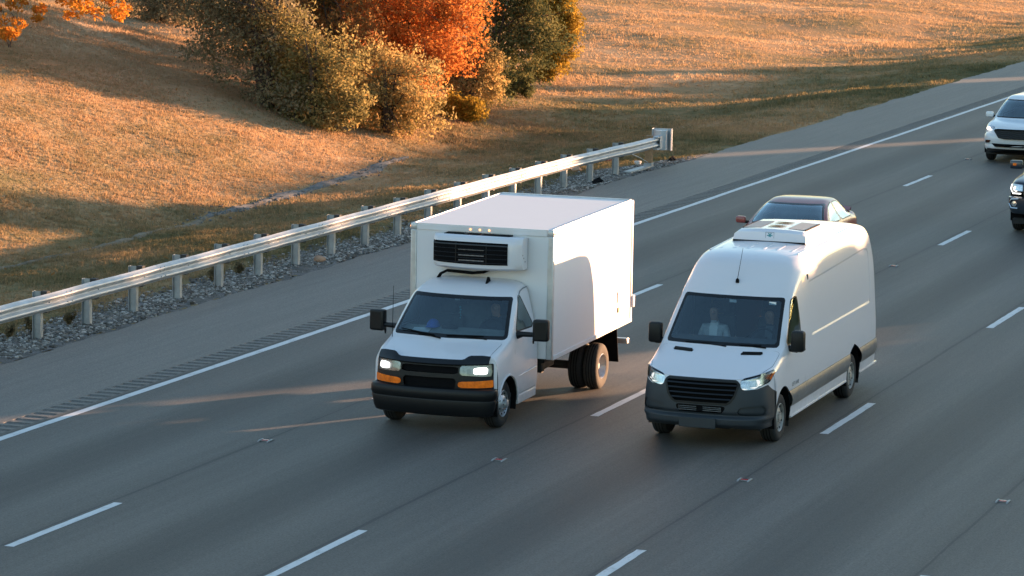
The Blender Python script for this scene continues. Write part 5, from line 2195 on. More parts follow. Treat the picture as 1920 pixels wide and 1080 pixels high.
    hf = f_top(HOOD, .05, umax=2.4, vmax=3.2)
    hd, body = body.split(hf)
    hg, hd = hd.split(lambda V, A: -(hf(V, A) + .005))
    hd.build('hood', 'truck_white', root, rake=RK, offset=.002)
    hg.build('panel_gap', 'seam_grey', root, rake=RK, offset=-.003)
    mb = MB(RK)
    xs = np.linspace(-.885, .885, 41)
    V, F = [], []
    for x in xs:
        ax = abs(x)
        up = float(smooth01((ax - .50) / .11))
        yb = .03 + .20 * (ax / .885) ** 2.6
        zb = 1.030 + .012 * (ax / .885) ** 2
        zt = 1.115 + .060 * up - .015 * max(0, (ax - .78) / .1)
        yt = yb + .055 + .03 * up
        for (dy, z) in ((0, zb), (-.012, zb + .02), (0.02, (zb + zt) / 2 + .01), (yt - yb, zt), (yt - yb + .010, zt - .006), (.035, (zb + zt) / 2), (.012, zb)):
            V.append((x, yb + dy, z))
    m = 7
    for i in range(len(xs) - 1):
        for j in range(m):
            a, b = i * m + j, i * m + (j + 1) % m
            F.append((a, b, b + m, a + m))
    F += [tuple(range(m)), tuple(range((len(xs) - 1) * m, len(xs) * m))]
    mb.add(V, F)
    mb.build('bug_deflector', 'gloss_black', root, smooth=True)
    # side window and door
    WIN = [(1.20, 1.385), (1.54, 1.83), (1.62, 1.90), (1.71, 1.885), (2.03, 1.40), (1.95, 1.36)]
    wf = f_side(WIN, .03)
    w_, body = body.split(wf)
    wg, wb = w_.split(lambda V, A: wf(V, A) + .024)
    for s in (-1, 1):
        half, _ = wg.split(lambda V, A: -s * V[:, 0])
        half.build('side_window', 'side_glass', root, rake=RK)
    for s in (-1, 1):
        half, _ = wb.split(lambda V, A: -s * V[:, 0])
        half.build('window_seal', 'black_plastic', root, rake=RK)
    DOOR = [(1.25, .44), (1.25, .62), (1.09, .95), (1.10, 1.36), (1.53, 1.91), (1.66, 1.95), (1.80, 1.92), (2.06, 1.40), (2.06, .44)]
    df = f_side(DOOR, .04, vmin=3.15)
    gap, body = body.split(seam_of(DOOR, .04, 3.15))
    door, body = body.split(df)
    gap.build('panel_gap', 'seam_grey', root, rake=RK, offset=-.004)
    for s in (-1, 1):
        half, _ = door.split(lambda V, A: -s * V[:, 0])
        d = half.build('door', 'truck_white', root, rake=RK)
        mb = MB(RK)
        mb.box(s * 1.0 - .012, s * 1.0 + .024, 1.86, 1.99, 1.135, 1.165, .008)
        mb.build('door_handle', 'truck_white', d, smooth=True)
        # lower body crease that catches the light
        mb = MB(RK)
        mb.tube([(s * 1.000, 1.24, .705), (s * 1.008, 1.5, .725), (s * 1.008, 2.04, .735)], [.006, .016, .016], 8)
        mb.build('door_crease', 'truck_white', d, smooth=True)
    body.build('cab_body', 'truck_white', root, rake=RK)
    lin, _ = body.join(door).split(lambda V, A: np.maximum(.98 - V[:, 1], V[:, 1] - 2.09))
    lin.build('cab_liner', 'interior', root, rake=RK, offset=-.03)
    # flared arch lips
    for s in (-1, 1):
        mb = MB(RK)
        pts = [(s * 1.006, .78 + .437 * math.cos(a), .37 + .437 * math.sin(a)) for a in np.linspace(-.05, math.pi - .25, 20)]
        mb.tube(pts, .017, 6)
        mb.build('arch_lip', 'truck_white', root, smooth=True)
        mb = MB(RK)
        mb.box(s * .985 - .03, s * .985 + .02, 1.24, 2.06, .28, .42, .02)
        mb.build('rocker_panel', 'truck_white', root, smooth=True)
    # cab rear wall
    mb = MB(RK)
    rp = [tuple(p) for p in pchip(np.array(S[-1]), 4)]
    full = mirror_x(rp[::-1]) + rp[1:]
    mb.add(full, [tuple(range(len(full)))])
    mb.build('cab_rear_wall', 'interior', root)
    # bumper: profile swept round the front corners
    path = [(-1.0, .345), (-1.01, .25), (-.98, .17), (-.90, .10), (-.6, .03), (-.3, -.005), (0, -.02), (.3, -.005), (.6, .03), (.90, .10), (.98, .17), (1.01, .25), (1.0, .345)]
    prof = [(.09, .685), (.02, .67), (.0, .635), (.0, .545), (.012, .525), (.018, .505), (.012, .49), (.045, .33), (.07, .27), (.13, .245)]
    P2 = pchip(np.array(path), 4)
    V, F = [], []
    for i, (x, y) in enumerate(P2):
        t = P2[min(i + 1, len(P2) - 1)] - P2[max(i - 1, 0)]
        t /= np.linalg.norm(t)
        nx, ny = -t[1], t[0]
        for d, z in prof:
            V.append((x + nx * d, y + ny * d, z))
    m = len(prof)
    for i in range(len(P2) - 1):
        for j in range(m - 1):
            a = i * m + j
            F.append((a, a + 1, a + 1 + m, a + m))
    mb = MB(RK)
    mb.add(V, F)
    bp = mb.build('front_bumper', 'black_plastic', root, smooth=True)
    for x in (-.03, .13):
        mb = MB(RK)
        mb.lathe([(-.012, 0), (-.010, .013), (.01, .013)], x, .012, .475, 8, 'y')
        mb.build('plate_bolt', 'chrome', bp)
    # wipers, antenna mast, roof fin
    wiper(root, (-.10, .77, 1.305), (-.50, .86, 1.345), ((-.80, .93, 1.39), (-.22, .83, 1.335)), RK)
    wiper(root, (.62, .86, 1.315), (.28, .85, 1.345), ((-.02, .82, 1.345), (.56, .89, 1.355)), RK)
    mb = MB(RK)
    mb.tube([(-.90, .80, 1.27), (-.90, .83, 2.05)], [.006, .003], 5)
    mb.build('antenna_mast', 'matt_black', root)
    mb = MB(RK)
    mb.prism([(1.70, 2.018), (1.87, 2.045), (1.86, 2.065), (1.81, 2.12), (1.79, 2.12)], 'x', .27, .30)
    mb.build('roof_fin', 'matt_black', root)
    mb = MB(RK)
    mb.tube([(.842, 1.62, 1.868), (.818, 1.76, 1.938), (.806, 1.93, 1.958), (.806, 2.09, 1.962)], .009, 6)
    mb.build('drip_rail', 'seam_grey', root)
    # tow mirrors on arms
    for s in (-1, 1):
        mb = MB(RK)
        m4 = Matrix.Translation((s * 1.335, 1.30, 1.43)) @ Matrix.Rotation(s * math.radians(8), 4, 'Z')
        mb.box(-.125, .125, -.07, .07, -.165, .165, .035, m4)
        mi_ = mb.build('mirror', 'black_plastic', root, smooth=True)
        mb = MB(RK)
        mb.add([tuple(m4 @ Vector(p)) for p in ((-.10, .0715, -.13), (.10, .0715, -.13), (.10, .0715, .14), (-.10, .0715, .14))], [(0, 1, 2, 3)])
        mb.build('mirror_glass', 'chrome', mi_)
        mb = MB(RK)
        mb.tube([(s * .95, 1.26, 1.34), (s * 1.05, 1.27, 1.36), (s * 1.26, 1.29, 1.36)], [.065, .042, .036], 8)
        mb.tube([(s * 1.215, 1.30, 1.30), (s * 1.212, 1.30, 1.22)], [.02, .012], 6)
        mb.build('mirror_arm', 'black_plastic', mi_, smooth=True)
    # interior
    mb = MB(RK)
    mb.prism([(.88, 1.262), (1.0, 1.29), (1.22, 1.36), (1.36, 1.385), (1.43, 1.36), (1.45, 1.0), (.92, 1.0)], 'x', -.86, .86)
    mb.build('dashboard', 'dash_tan', root)
    mb = MB(RK)
    mb.box(-.90, .90, .9, 2.08, .40, .46)
    mb.build('cab_floor', 'interior', root)
    seat(root, -.45, 1.68, .92, .52, RK, back=.55)
    seat(root, .45, 1.68, .92, .52, RK, back=.55)
    steering_wheel(root, .45, 1.52, 1.33, RK)
    mb = MB(RK)
    mb.box(-.70, -.42, -.10, .10, 0, .004, 0, Matrix.Translation((0, 1.12, 1.335)) @ Matrix.Rotation(.31, 4, 'X'))
    mb.build('papers', 'paper', root)
    mb = MB(RK)
    mb.box(.50, .66, .915, .955, 1.300, 1.325)
    mb.build('windshield_sticker', 'paper', root)
    mb = MB(RK)
    mb.box(-.10, -.02, 1.375, 1.377, 1.80, 1.825)
    mb.build('toll_tag', 'paper', root)
    mb = MB(RK)
    mb.box(-.10, .10, 1.36, 1.38, 1.735, 1.79, .008)
    mb.build('rear_view_mirror', 'black_plastic', root)
    mb = MB(RK)
    for k in range(5):
        mb.lathe([(-.02, 0), (0, .018 - .002 * k), (.02, 0)], .0 + .006 * (k % 2), 1.35, 1.70 - k * .042, 8, 'z')
    mb.build('hanging_charm', 'decal_teal', root)
    mb = MB(RK)
    mb.box(-.26, -.02, 1.22, 1.32, 1.372, 1.43, .01)
    mb.build('dash_organiser', 'black_plastic', root)

    # ---- cargo box
    x0, x1, y0, y1, z0, z1 = -1.18, 1.18, 2.115, 6.17, .83, 2.845
    mb = MB(RK)
    mb.box(x0 + .012, x1 - .012, y0 + .012, y1 - .012, z0 + .01, z1 - .02)
    cb = mb.build('cargo_box', 'box_white', root)
    def bpart(name, mat, *b, bev=.006, par=None, smooth=True):
        mb = MB(RK)
        mb.box(*b, bev)
        return mb.build(name, mat, par or cb, smooth=smooth)
    for s in (-1, 1):
        xs_ = (x1 - .10, x1 + .004) if s > 0 else (x0 - .004, x0 + .10)
        # front corner post wraps both faces
        bpart('corner_post', 'aluminium', xs_[0], xs_[1], y0 - .004, y0 + .075, z0, z1 - .095, bev=.02)
        bpart('corner_post', 'box_white', (x1 - .07) if s > 0 else x0 - .003, (x1 + .003) if s > 0 else x0 + .07, y1 - .07, y1 + .004, z0, z1 - .06, bev=.012)
        bpart('corner_cap', 'aluminium', (x1 - .105) if s > 0 else x0 - .007, (x1 + .007) if s > 0 else x0 + .105, y0 - .008, y0 + .085, z1 - .105, z1 + .004, bev=.022)
        bpart('top_rail', 'box_white', (x1 - .05) if s > 0 else x0 - .005, (x1 + .005) if s > 0 else x0 + .05, y0 + .08, y1 + .003, z1 - .085, z1 + .002, bev=.016)
        bpart('top_trim', 'aluminium', (x1 - .052) if s > 0 else x0 + .04, (x1 - .04) if s > 0 else x0 + .052, y0 + .08, y1, z1 - .01, z1 + .006, bev=.003)
        bpart('bottom_rail', 'box_white', (x1 - .03) if s > 0 else x0 - .006, (x1 + .006) if s > 0 else x0 + .03, y0 + .076, y1 + .003, z0 - .012, z0 + .055, bev=.008)
        # corner marker lamps
        mb = MB(RK)
        mb.lathe([(s * .0, .018), (s * .012, .014), (s * .016, 0)], s * 1.187, y0 + .04, z1 - .05, 10, 'x')
        mb.build('marker_lamp', 'amber_dot', cb, smooth=True)
    bpart('front_top_rail', 'box_white', x0 + .10, x1 - .10, y0 - .005, y0 + .06, z1 - .10, z1 + .0, bev=.014)
    bpart('front_trim', 'aluminium', x0 + .10, x1 - .10, y0 - .001, y0 + .03, z1 - .012, z1 + .005, bev=.003)
    bpart('rear_top_rail', 'aluminium', x0 + .05, x1 - .05, y1 - .05, y1 + .005, z1 - .06, z1 + .012, bev=.01)
    bpart('roof_panel', 'box_white', x0 + .053, x1 - .053, y0 + .062, y1 - .052, z1 - .03, z1 - .004, bev=.004)
    for x in (-.155, .0, .155):
        mb = MB(RK)
        mb.lathe([(.0, .016), (-.012, .012), (-.015, 0)], x - .03, y0 - .006, z1 - .05, 10, 'y')
        mb.build('marker_lamp', 'amber_dot', cb, smooth=True)
    bpart('access_plate', 'cargo_tan', x1 + .0, x1 + .004, 5.42, 5.50, 1.075, 1.16, bev=0, smooth=False)
    bpart('access_label', 'paper', x1 + .0, x1 + .003, 5.40, 5.56, 1.24, 1.42, bev=0, smooth=False)
    bpart('rear_hinge', 'box_white', x1 - .05, x1 + .035, y1 - .02, y1 + .06, 1.06, 1.26, bev=.012)
    bpart('rear_door', 'box_white', x0 + .08, x1 - .08, y1 - .01, y1 + .02, z0 + .05, z1 - .08, bev=.004)
    # lower side crease line of the wall skirt
    # ---- refrigeration unit on the box front
    rx0, rx1, rz0, rz1 = -.70, .76, 2.245, 2.74
    yb = y0
    mb = MB(RK)
    V, F = [], []
    xs2 = np.linspace(rx0, rx1, 31)
    sec = [(.0, rz1 - .02), (-.20, rz1), (-.30, rz1 - .015), (-.345, rz1 - .06), (-.36, rz1 - .12), (-.36, rz0 + .10), (-.335, rz0 + .03), (-.26, rz0 - .01), (0, rz0 - .02)]
    for x in xs2:
        e = min(1.0, min(x - rx0, rx1 - x) / .17)
        q = math.sqrt(max(0.0, 1 - (1 - e) ** 2)) * .30 + .70
        bow = .02 * (1 - ((x - .03) / .73) ** 2)
        for d, z in sec:
            V.append((x, yb + d * q - (bow if d < -.1 else 0), (z - 2.49) * (.93 + .07 * q / 1.0) + 2.49 - (.025 * (1 - ((x - .03) / .73) ** 2) if z < 2.35 else 0)))
    m = len(sec)
    for i in range(len(xs2) - 1):
        for j in range(m - 1):
            a = i * m + j
            F.append((a, a + 1, a + 1 + m, a + m))
    F += [tuple(range(m)), tuple(range((len(xs2) - 1) * m, len(xs2) * m))]
    mb.add(V, F)
    hu = mb.build('refrigeration_unit', 'truck_white', root, smooth=True)
    # black condenser face, louvres and vent slot on top
    mb = MB(RK)
    gx0, gx1 = -.675, .565
    V, F = [], []
    xs3 = np.linspace(gx0, gx1, 25)
    for x in xs3:
        bow = .02 * (1 - ((x - .03) / .73) ** 2)
        dip = .022 * (1 - ((x - .03) / .73) ** 2)
        eL = min(1.0, (x - rx0) / .17)
        qL = math.sqrt(max(0.0, 1 - (1 - eL) ** 2)) * .30 + .70
        for d, z in ((-.352, rz1 - .085), (-.372, rz1 - .13), (-.372, rz0 + .115), (-.362, rz0 + .085)):
            V.append((x, yb + d * qL - bow, z - (dip if z < 2.45 else 0)))
    for i in range(len(xs3) - 1):
        for j in range(3):
            a = i * 4 + j
            F.append((a, a + 1, a + 5, a + 4))
    mb.add(V, F)
    cf = mb.build('condenser_face', 'matt_black', hu, smooth=True)
    for k in range(5):
        mb = MB(RK)
        z = rz1 - .125 - k * .066
        pts = []
        for x in np.linspace(gx0 + .01, gx1 - .005, 19):
            eL = min(1.0, (x - rx0) / .17)
            qL = math.sqrt(max(0.0, 1 - (1 - eL) ** 2)) * .30 + .70
            pts.append((x, yb - .378 * qL - .02 * (1 - ((x - .03) / .73) ** 2), z - .012 * k / 4 * (1 - ((x - .03) / .73) ** 2)))
        mb.tube(pts, .011 if k == 0 else .006, 6)
        mb.build('louvre', 'trim_grey' if k == 0 else 'black_plastic', hu)
    for x in (-.28, .22):
        mb = MB(RK)
        mb.box(x - .007, x + .007, yb - .40, yb - .385, rz0 + .085, rz1 - .10)
        mb.build('louvre_stay', 'black_plastic', hu)
    for i, z in enumerate((2.36, 2.44, 2.53)):
        mb = MB(RK)
        mb.box(-.24, .18, yb - .3935, yb - .3925, z, z + .018)
        mb.build('condenser_coil', 'lamp_grey', hu)
    mb = MB(RK)
    mb.box(-.55, .52, yb - .20, yb - .02, rz1 - .03, rz1 + .006)
    mb.build('top_vent', 'matt_black', hu)
    for x in (-.2, .06):
        mb = MB(RK)
        mb.box(x - .008, x + .008, yb - .205, yb - .02, rz1 - .02, rz1 + .009)
        mb.build('vent_stay', 'trim_grey', hu)
    for z in (2.36, 2.47, 2.42):
        mb = MB(RK)
        mb.lathe([(0, .012), (.006, .010), (.007, 0)], rx1 - .001, yb - .12 - (z - 2.36), z, 8, 'x')
        mb.build('cover_screw', 'decal_grey', hu)
    # hoses down to the cab
    for k in (0, 1):
        mb = MB(RK)
        d = .035 * k
        mb.tube([(.16, yb - .05 - d, rz0 + .01), (.155, yb - .07 - d, 2.19), (.08, yb - .08 - d, 2.155), (-.10, yb - .10 - d, 2.135), (-.35, yb - .10 - d, 2.145), (-.52, yb - .10 - d, 2.15), (-.62, yb - .11 - d, 2.10), (-.70, yb - .10 - d, 1.98), (-.74, yb - .06 - d, 1.85)], .022, 8)
        mb.build('coolant_hose', 'matt_black', root, smooth=True)
    # ---- chassis
    mb = MB(RK)
    for s in (-1, 1):
        mb.box(s * .42 - .035, s * .42 + .035, 2.0, 6.1, .52, .72)
    for y in (2.3, 2.9, 3.5, 4.1, 5.6):
        mb.box(-1.0, 1.0, y, y + .05, .74, .815)
    mb.build('chassis_frame', 'chassis', root)
    mb = MB(RK)
    mb.box(.46, .90, 2.45, 2.62, .56, .735, .02)
    mb.build('battery_box', 'chassis', root, smooth=True)
    mb = MB(RK)
    mb.box(.50, .80, 2.75, 3.4, .52, .735, .04)
    mb.build('tool_box', 'chassis', root, smooth=True)
    mb = MB(RK)
    mb.box(.55, .75, 3.7, 3.9, .60, .735, .02)
    mb.build('air_tank', 'chassis', root, smooth=True)
    mb = MB(RK)
    mb.box(-.85, -.46, 2.6, 3.6, .54, .735, .05)
    mb.build('fuel_tank', 'chassis', root, smooth=True)
    mb = MB()
    mb.tube([(-.7, 4.85, .36), (.7, 4.85, .36)], .07, 10)
    mb.lathe([(-.12, .05), (-.09, .17), (.09, .17), (.12, .05)], 0, 4.85, .36, 14, 'x')
    mb.build('rear_axle', 'chassis', root, smooth=True)
    for s in (-1, 1):
        wheel(root, s, 1.115, 4.85, .372, .22, .205, 'deep', 'steel_rim', 'dusty_rubber')
        wheel(root, s, .855, 4.85, .372, .22, .205, 'deep', 'dusty_rim', 'rubber')
        wheel(root, s, .925, .78, .368, .215, .205, 'steel', 'steel_rim', 'rubber')
        wheel_well(root, s, .985, .78, .37, .425, .3)
        mb = MB(RK)
        V = [(s * .56, 5.50, .86), (s * 1.14, 5.50, .86), (s * 1.14, 5.57, .5), (s * 1.13, 5.66, .22), (s * .58, 5.66, .22), (s * .56, 5.57, .5)]
        V2 = [(x, y + .012, z) for x, y, z in V]
        mb.add(V + V2, [(0, 1, 2, 5), (5, 2, 3, 4), (6, 11, 8, 7), (11, 10, 9, 8), (0, 6, 7, 1), (1, 7, 8, 2), (2, 8, 9, 3), (3, 9, 10, 4), (4, 10, 11, 5), (5, 11, 6, 0)])
        mb.build('mud_flap', 'matt_black', root)
    mb = MB(RK)
    mb.box(-1.12, 1.12, 6.15, 6.25, .44, .53, .008)
    for s in (-1, 1):
        mb.box(s * .55 - .03, s * .55 + .03, 6.08, 6.149, .48, .81)
    mb.build('rear_bumper', 'aluminium', root, smooth=True)
    boxparts = ('cargo_box', 'refrigeration_unit', 'coolant_hose', 'chassis_frame', 'fuel_tank', 'battery_box', 'tool_box', 'air_tank', 'rear_axle', 'mud_flap', 'rear_bumper')
    for ch in root.children:
        if ch.name.split('.')[0] in boxparts:
            continue
        if ch.name.startswith('wheel') and len(ch.data.vertices) and min(v.co.y for v in ch.data.vertices) > 3:
            continue
        ch.location.x -= .05
    person((5.44 + .45, 47.03 + 1.72, .94 + .02), 'driver in dark clothes behind the steering wheel of the box truck', 'jacket_dark', 'hair_dark', hands='wheel', shirt='jacket_dark')
    # blue cap lying on the dash
    ro = empty('cap', (5.44 - .42, 47.03 + 1.30, 1.375 + RK[0] * .5))
    tag(ro, 'bright blue cap lying on the box truck dashboard', 'cap')
    bm = bmesh.new()
    bmesh.ops.create_uvsphere(bm, u_segments=18, v_segments=12, radius=1)
    for v in list(bm.verts):
        if v.co.z < -.05:
            bm.verts.remove(v)
    for v in bm.verts:
        v.co = Vector((v.co.x * .105, v.co.y * .12, v.co.z * .12 + .006))
    me = bpy.data.meshes.new('crown')
    bm.to_mesh(me)
    bm.free()
    me.polygons.foreach_set('use_smooth', np.ones(len(me.polygons), dtype=bool))
    link_mesh('crown', me, 'blue_cloth', ro)
    mb = MB()
    pts = [(.10 * math.cos(a), -.10 - .09 * abs(math.sin(a)), .01) for a in np.linspace(math.pi, 0, 12)]
    pts2 = [(x, y, .004) for x, y, z in pts]
    mb.add([(.10, -.04, .012), *pts[::-1], (-.10, -.04, .012)], [tuple(range(14))])
    mb.build('visor', 'blue_cloth', ro)
    return root


build_truck()


# ------------------------------------------------------------------ passenger cars
def build_car(name, label, loc, S, paintm, cfg, cat='car'):
    """cfg: windshield / rear glass / side glass outlines, wheels, lamps"""
    root = empty(name, loc)
    tag(root, label, cat)
    body = Surf.loft(S, 7, 6)
    wsf = cfg['ws']
    ws, body = body.split(wsf)
    gl, fr = ws.split(lambda V, A: wsf(V, A) + .03)
    gl.build('windshield', 'car_glass', root)
    fr.build('windshield_border', 'gloss_black', root)
    if 'rear' in cfg:
        rw, body = body.split(cfg['rear'])
        rw.build('rear_window', 'side_glass', root)
    for poly in cfg['win']:
        wf = f_side(poly, .03)
        w_, body = body.split(wf)
        wg, wb = w_.split(lambda V, A: wf(V, A) + .018)
        for s in (-1, 1):
            half, _ = wg.split(lambda V, A: -s * V[:, 0])
            half.build('side_window', cfg.get('glass', 'side_glass'), root)
        for s in (-1, 1):
            half, _ = wb.split(lambda V, A: -s * V[:, 0])
            half.build('window_seal', 'black_plastic', root)
    for yy, r in cfg['wheels']:
        _, body = body.split(f_disc(yy, r, r + .05))
    for nm, fn, mat, off in cfg.get('cuts', []):
        c, body = body.split(fn)
        for s in (-1, 1):
            half, _ = c.split(lambda V, A: -s * V[:, 0])
            if half.F:
                half.build(nm, mat, root, offset=off)
    for dl in cfg.get('doors', []):
        df = f_side(dl, .05)
        gap, body = body.split(seam_of(dl, .05, 2.9))
        gap.build('panel_gap', 'matt_black', root, offset=-.004)
        dr, body = body.split(df)
        for s in (-1, 1):
            half, _ = dr.split(lambda V, A: -s * V[:, 0])
            half.build('door', paintm, root)
    hd, body = body.split(lambda V, A: A[:, 0] - cfg.get('hood_u', 1.95) + np.maximum(0, A[:, 1] - 2.6) * 9)
    hd.build('hood', paintm, root, offset=.003)
    body.build('body', paintm, root)
    lin, _ = body.split(lambda V, A: np.maximum(cfg['cabin'][0] - V[:, 1], V[:, 1] - cfg['cabin'][1]))
    lin.build('cabin_liner', 'interior', root, offset=-.03)
    # closing panels front and rear
    for row, nm in ((S[0], 'front_fascia'), (S[-1], 'rear_panel')):
        rp = [tuple(p) for p in pchip(np.array(row), 4)]
        full = mirror_x(rp[::-1]) + rp[1:]
        mb = MB()
        mb.add(full, [tuple(range(len(full)))])
        mb.build(nm, paintm if nm != 'front_fascia' else cfg.get('fascia', paintm), root)
    w = cfg['w']
    mb = MB()
    mb.box(-w + .12, w - .12, .3, S[-1][0][1] - .3, .22, .34)
    mb.build('underbody', 'chassis', root)
    for yy, r in cfg['wheels']:
        for s in (-1, 1):
            wheel(root, s, w - .03, yy, r, .22, r * .64, cfg.get('rim', 'five'), cfg.get('rimmat', 'dusty_rim'))
            wheel_well(root, s, w - .02, yy, r, r + .045, .28)
    mx, my, mz = cfg['mirror']
    for s in (-1, 1):
        mb = MB()
        k = cfg.get('mirror_s', 1.0)
        mb.box(-.11 * k, .11 * k, -.07, .06, -.075 * k, .075 * k, .04, Matrix.Translation((s * mx, my, mz)))
        m_ = mb.build('mirror', cfg.get('mirror_mat', paintm), root, smooth=True)
        mb = MB()
        mb.tube([(s * (mx - .16), my + .03, mz - .05), (s * mx, my, mz - .04)], [.03, .035], 7)
        mb.build('mirror_arm', 'black_plastic', m_, smooth=True)
    y0, y1 = cfg['cabin']
    mb = MB()
    mb.box(-w + .14, w - .14, y0 + .05, y0 + .45, .60, cfg['dash'], .04)
    mb.build('dashboard', 'interior', root, smooth=True)
    for x in (-.38, .38):
        seat(root, x, y0 + 1.10, cfg['dash'] - .32, .48, None, cfg.get('seatmat', 'seat_cloth'), .56)
    steering_wheel(root, .38, y0 + .62, cfg['dash'] + .02, None, 25, .18)
    return root


# dark red sedan, mostly hidden behind the van
SD = [
    [(0, .06, .62), (.4, .09, .62), (.68, .20, .63), (.80, .34, .63), (.86, .46, .58), (.885, .52, .5), (.89, .54, .42), (.89, .55, .32), (.86, .56, .20)],
    [(0, .30, .78), (.4, .32, .78), (.70, .40, .78), (.82, .50, .76), (.88, .58, .70), (.905, .62, .6), (.91, .64, .5), (.91, .64, .36), (.88, .64, .20)],
    [(0, 1.20, .93), (.4, 1.23, .93), (.72, 1.33, .93), (.84, 1.42, .92), (.90, 1.45, .85), (.92, 1.45, .72), (.925, 1.45, .55), (.92, 1.45, .38), (.88, 1.45, .20)],
    [(0, 1.30, .97), (.4, 1.33, .97), (.73, 1.47, .965), (.83, 1.58, .96), (.90, 1.6, .89), (.92, 1.6, .75), (.925, 1.6, .55), (.92, 1.6, .38), (.88, 1.6, .20)],
    [(0, 1.70, 1.20), (.4, 1.73, 1.20), (.66, 1.84, 1.19), (.735, 1.95, 1.18), (.82, 1.98, 1.05), (.91, 2.0, .88), (.925, 2.0, .6), (.92, 2.0, .40), (.88, 2.0, .20)],
    [(0, 2.12, 1.385), (.38, 2.14, 1.38), (.58, 2.22, 1.365), (.65, 2.34, 1.34), (.76, 2.36, 1.15), (.905, 2.38, .90), (.925, 2.38, .6), (.92, 2.38, .40), (.88, 2.38, .20)],
    [(0, 2.60, 1.455), (.36, 2.61, 1.45), (.54, 2.65, 1.43), (.62, 2.72, 1.385), (.74, 2.75, 1.18), (.90, 2.78, .91), (.925, 2.78, .6), (.92, 2.78, .40), (.88, 2.78, .20)],
    [(0, 3.15, 1.435), (.36, 3.15, 1.43), (.53, 3.18, 1.41), (.61, 3.22, 1.36), (.73, 3.24, 1.17), (.90, 3.25, .92), (.925, 3.25, .6), (.92, 3.25, .40), (.88, 3.25, .20)],
    [(0, 3.62, 1.30), (.38, 3.60, 1.29), (.56, 3.58, 1.26), (.64, 3.58, 1.21), (.75, 3.60, 1.08), (.90, 3.6, .94), (.925, 3.6, .62), (.92, 3.6, .40), (.88, 3.6, .20)],
    [(0, 3.90, 1.10), (.42, 3.88, 1.09), (.64, 3.84, 1.07), (.74, 3.82, 1.04), (.83, 3.82, .99), (.895, 3.82, .92), (.92, 3.82, .62), (.915, 3.82, .40), (.88, 3.82, .20)],
    [(0, 4.15, 1.075), (.42, 4.13, 1.07), (.66, 4.08, 1.06), (.78, 4.04, 1.03), (.84, 4.02, .96), (.875, 4.02, .88), (.89, 4.02, .62), (.885, 4.02, .40), (.86, 4.02, .22)],
    [(0, 4.26, 1.0), (.42, 4.24, .99), (.62, 4.18, .98), (.73, 4.14, .96), (.78, 4.12, .9), (.80, 4.12, .8), (.81, 4.13, .6), (.80, 4.13, .40), (.78, 4.12, .24)],
]


def ws_of(zlo, zhi, xb, xt, u0, u1, vmax=2.95, r=.05):
    def f(V, A):
        P = np.stack([np.abs(V[:, 0]), V[:, 2]], 1)
        return np.maximum.reduce([sdf(P, [(-.9, zlo), (xb, zlo), (xt, zhi), (-.9, zhi)], r), (A[:, 1] - vmax) * .3, (u0 - A[:, 0]) * .2, (A[:, 0] - u1) * .2])
    return f


build_car('sedan', 'dark red sedan half hidden behind the tall white cargo van', (5.30, 66.55, 0), [[(x, y, z * .97) for x, y, z in row] for row in SD], 'maroon_paint', dict(
    ws=ws_of(.938, 1.335, .80, .615, 2.6, 5.4), rear=ws_of(1.11, 1.40, .66, .54, 7.1, 9.2),
    win=[[(1.84, .97), (2.28, 1.28), (2.62, 1.345), (2.66, 1.345), (2.70, .96)], [(2.76, .96), (2.74, 1.345), (3.15, 1.32), (3.50, 1.17), (3.64, 1.03), (3.55, .97)]],
    wheels=[(.92, .325), (3.42, .325)], doors=[[(1.55, .30), (1.55, .9), (1.75, .97), (2.30, 1.35), (2.72, 1.38), (2.73, .30)]],
    cuts=[('headlight', f_front([(.50, .70), (.55, .58), (.86, .58), (.885, .66), (.74, .745)], .02, umax=1.2), 'lamp_soft', .003),
          ('tail_light', lambda V, A: np.maximum.reduce([np.abs(V[:, 2] - .88) - .075, 3.97 - V[:, 1], .55 - np.abs(V[:, 0])]), 'red_lens', .003)],
    w=.92, mirror=(1.01, 1.62, .985), mirror_s=.95, cabin=(1.42, 3.75), dash=.93, seatmat='dash_tan', hood_u=2.0))
# trunk-lid spoiler of the sedan is part of its rear: slim lip
for o_ in [o for o in COL.objects if o.name.startswith('sedan')][:1]:
    mb = MB()
    mb.add([(x, 4.10 - .10 * (abs(x) / .74) ** 2 + dy, 1.075 - .03 * (abs(x) / .74) ** 2 + dz) for x in np.linspace(-.74, .74, 13) for dy, dz in ((-.12, -.005), (.06, .055), (.07, .04), (.02, -.02))],
           [tuple(i * 4 + a for a in (j, (j + 1) % 4)) + tuple((i + 1) * 4 + a for a in ((j + 1) % 4, j)) for i in range(12) for j in range(4)])
    mb.build('spoiler', 'maroon_paint', o_, smooth=True)

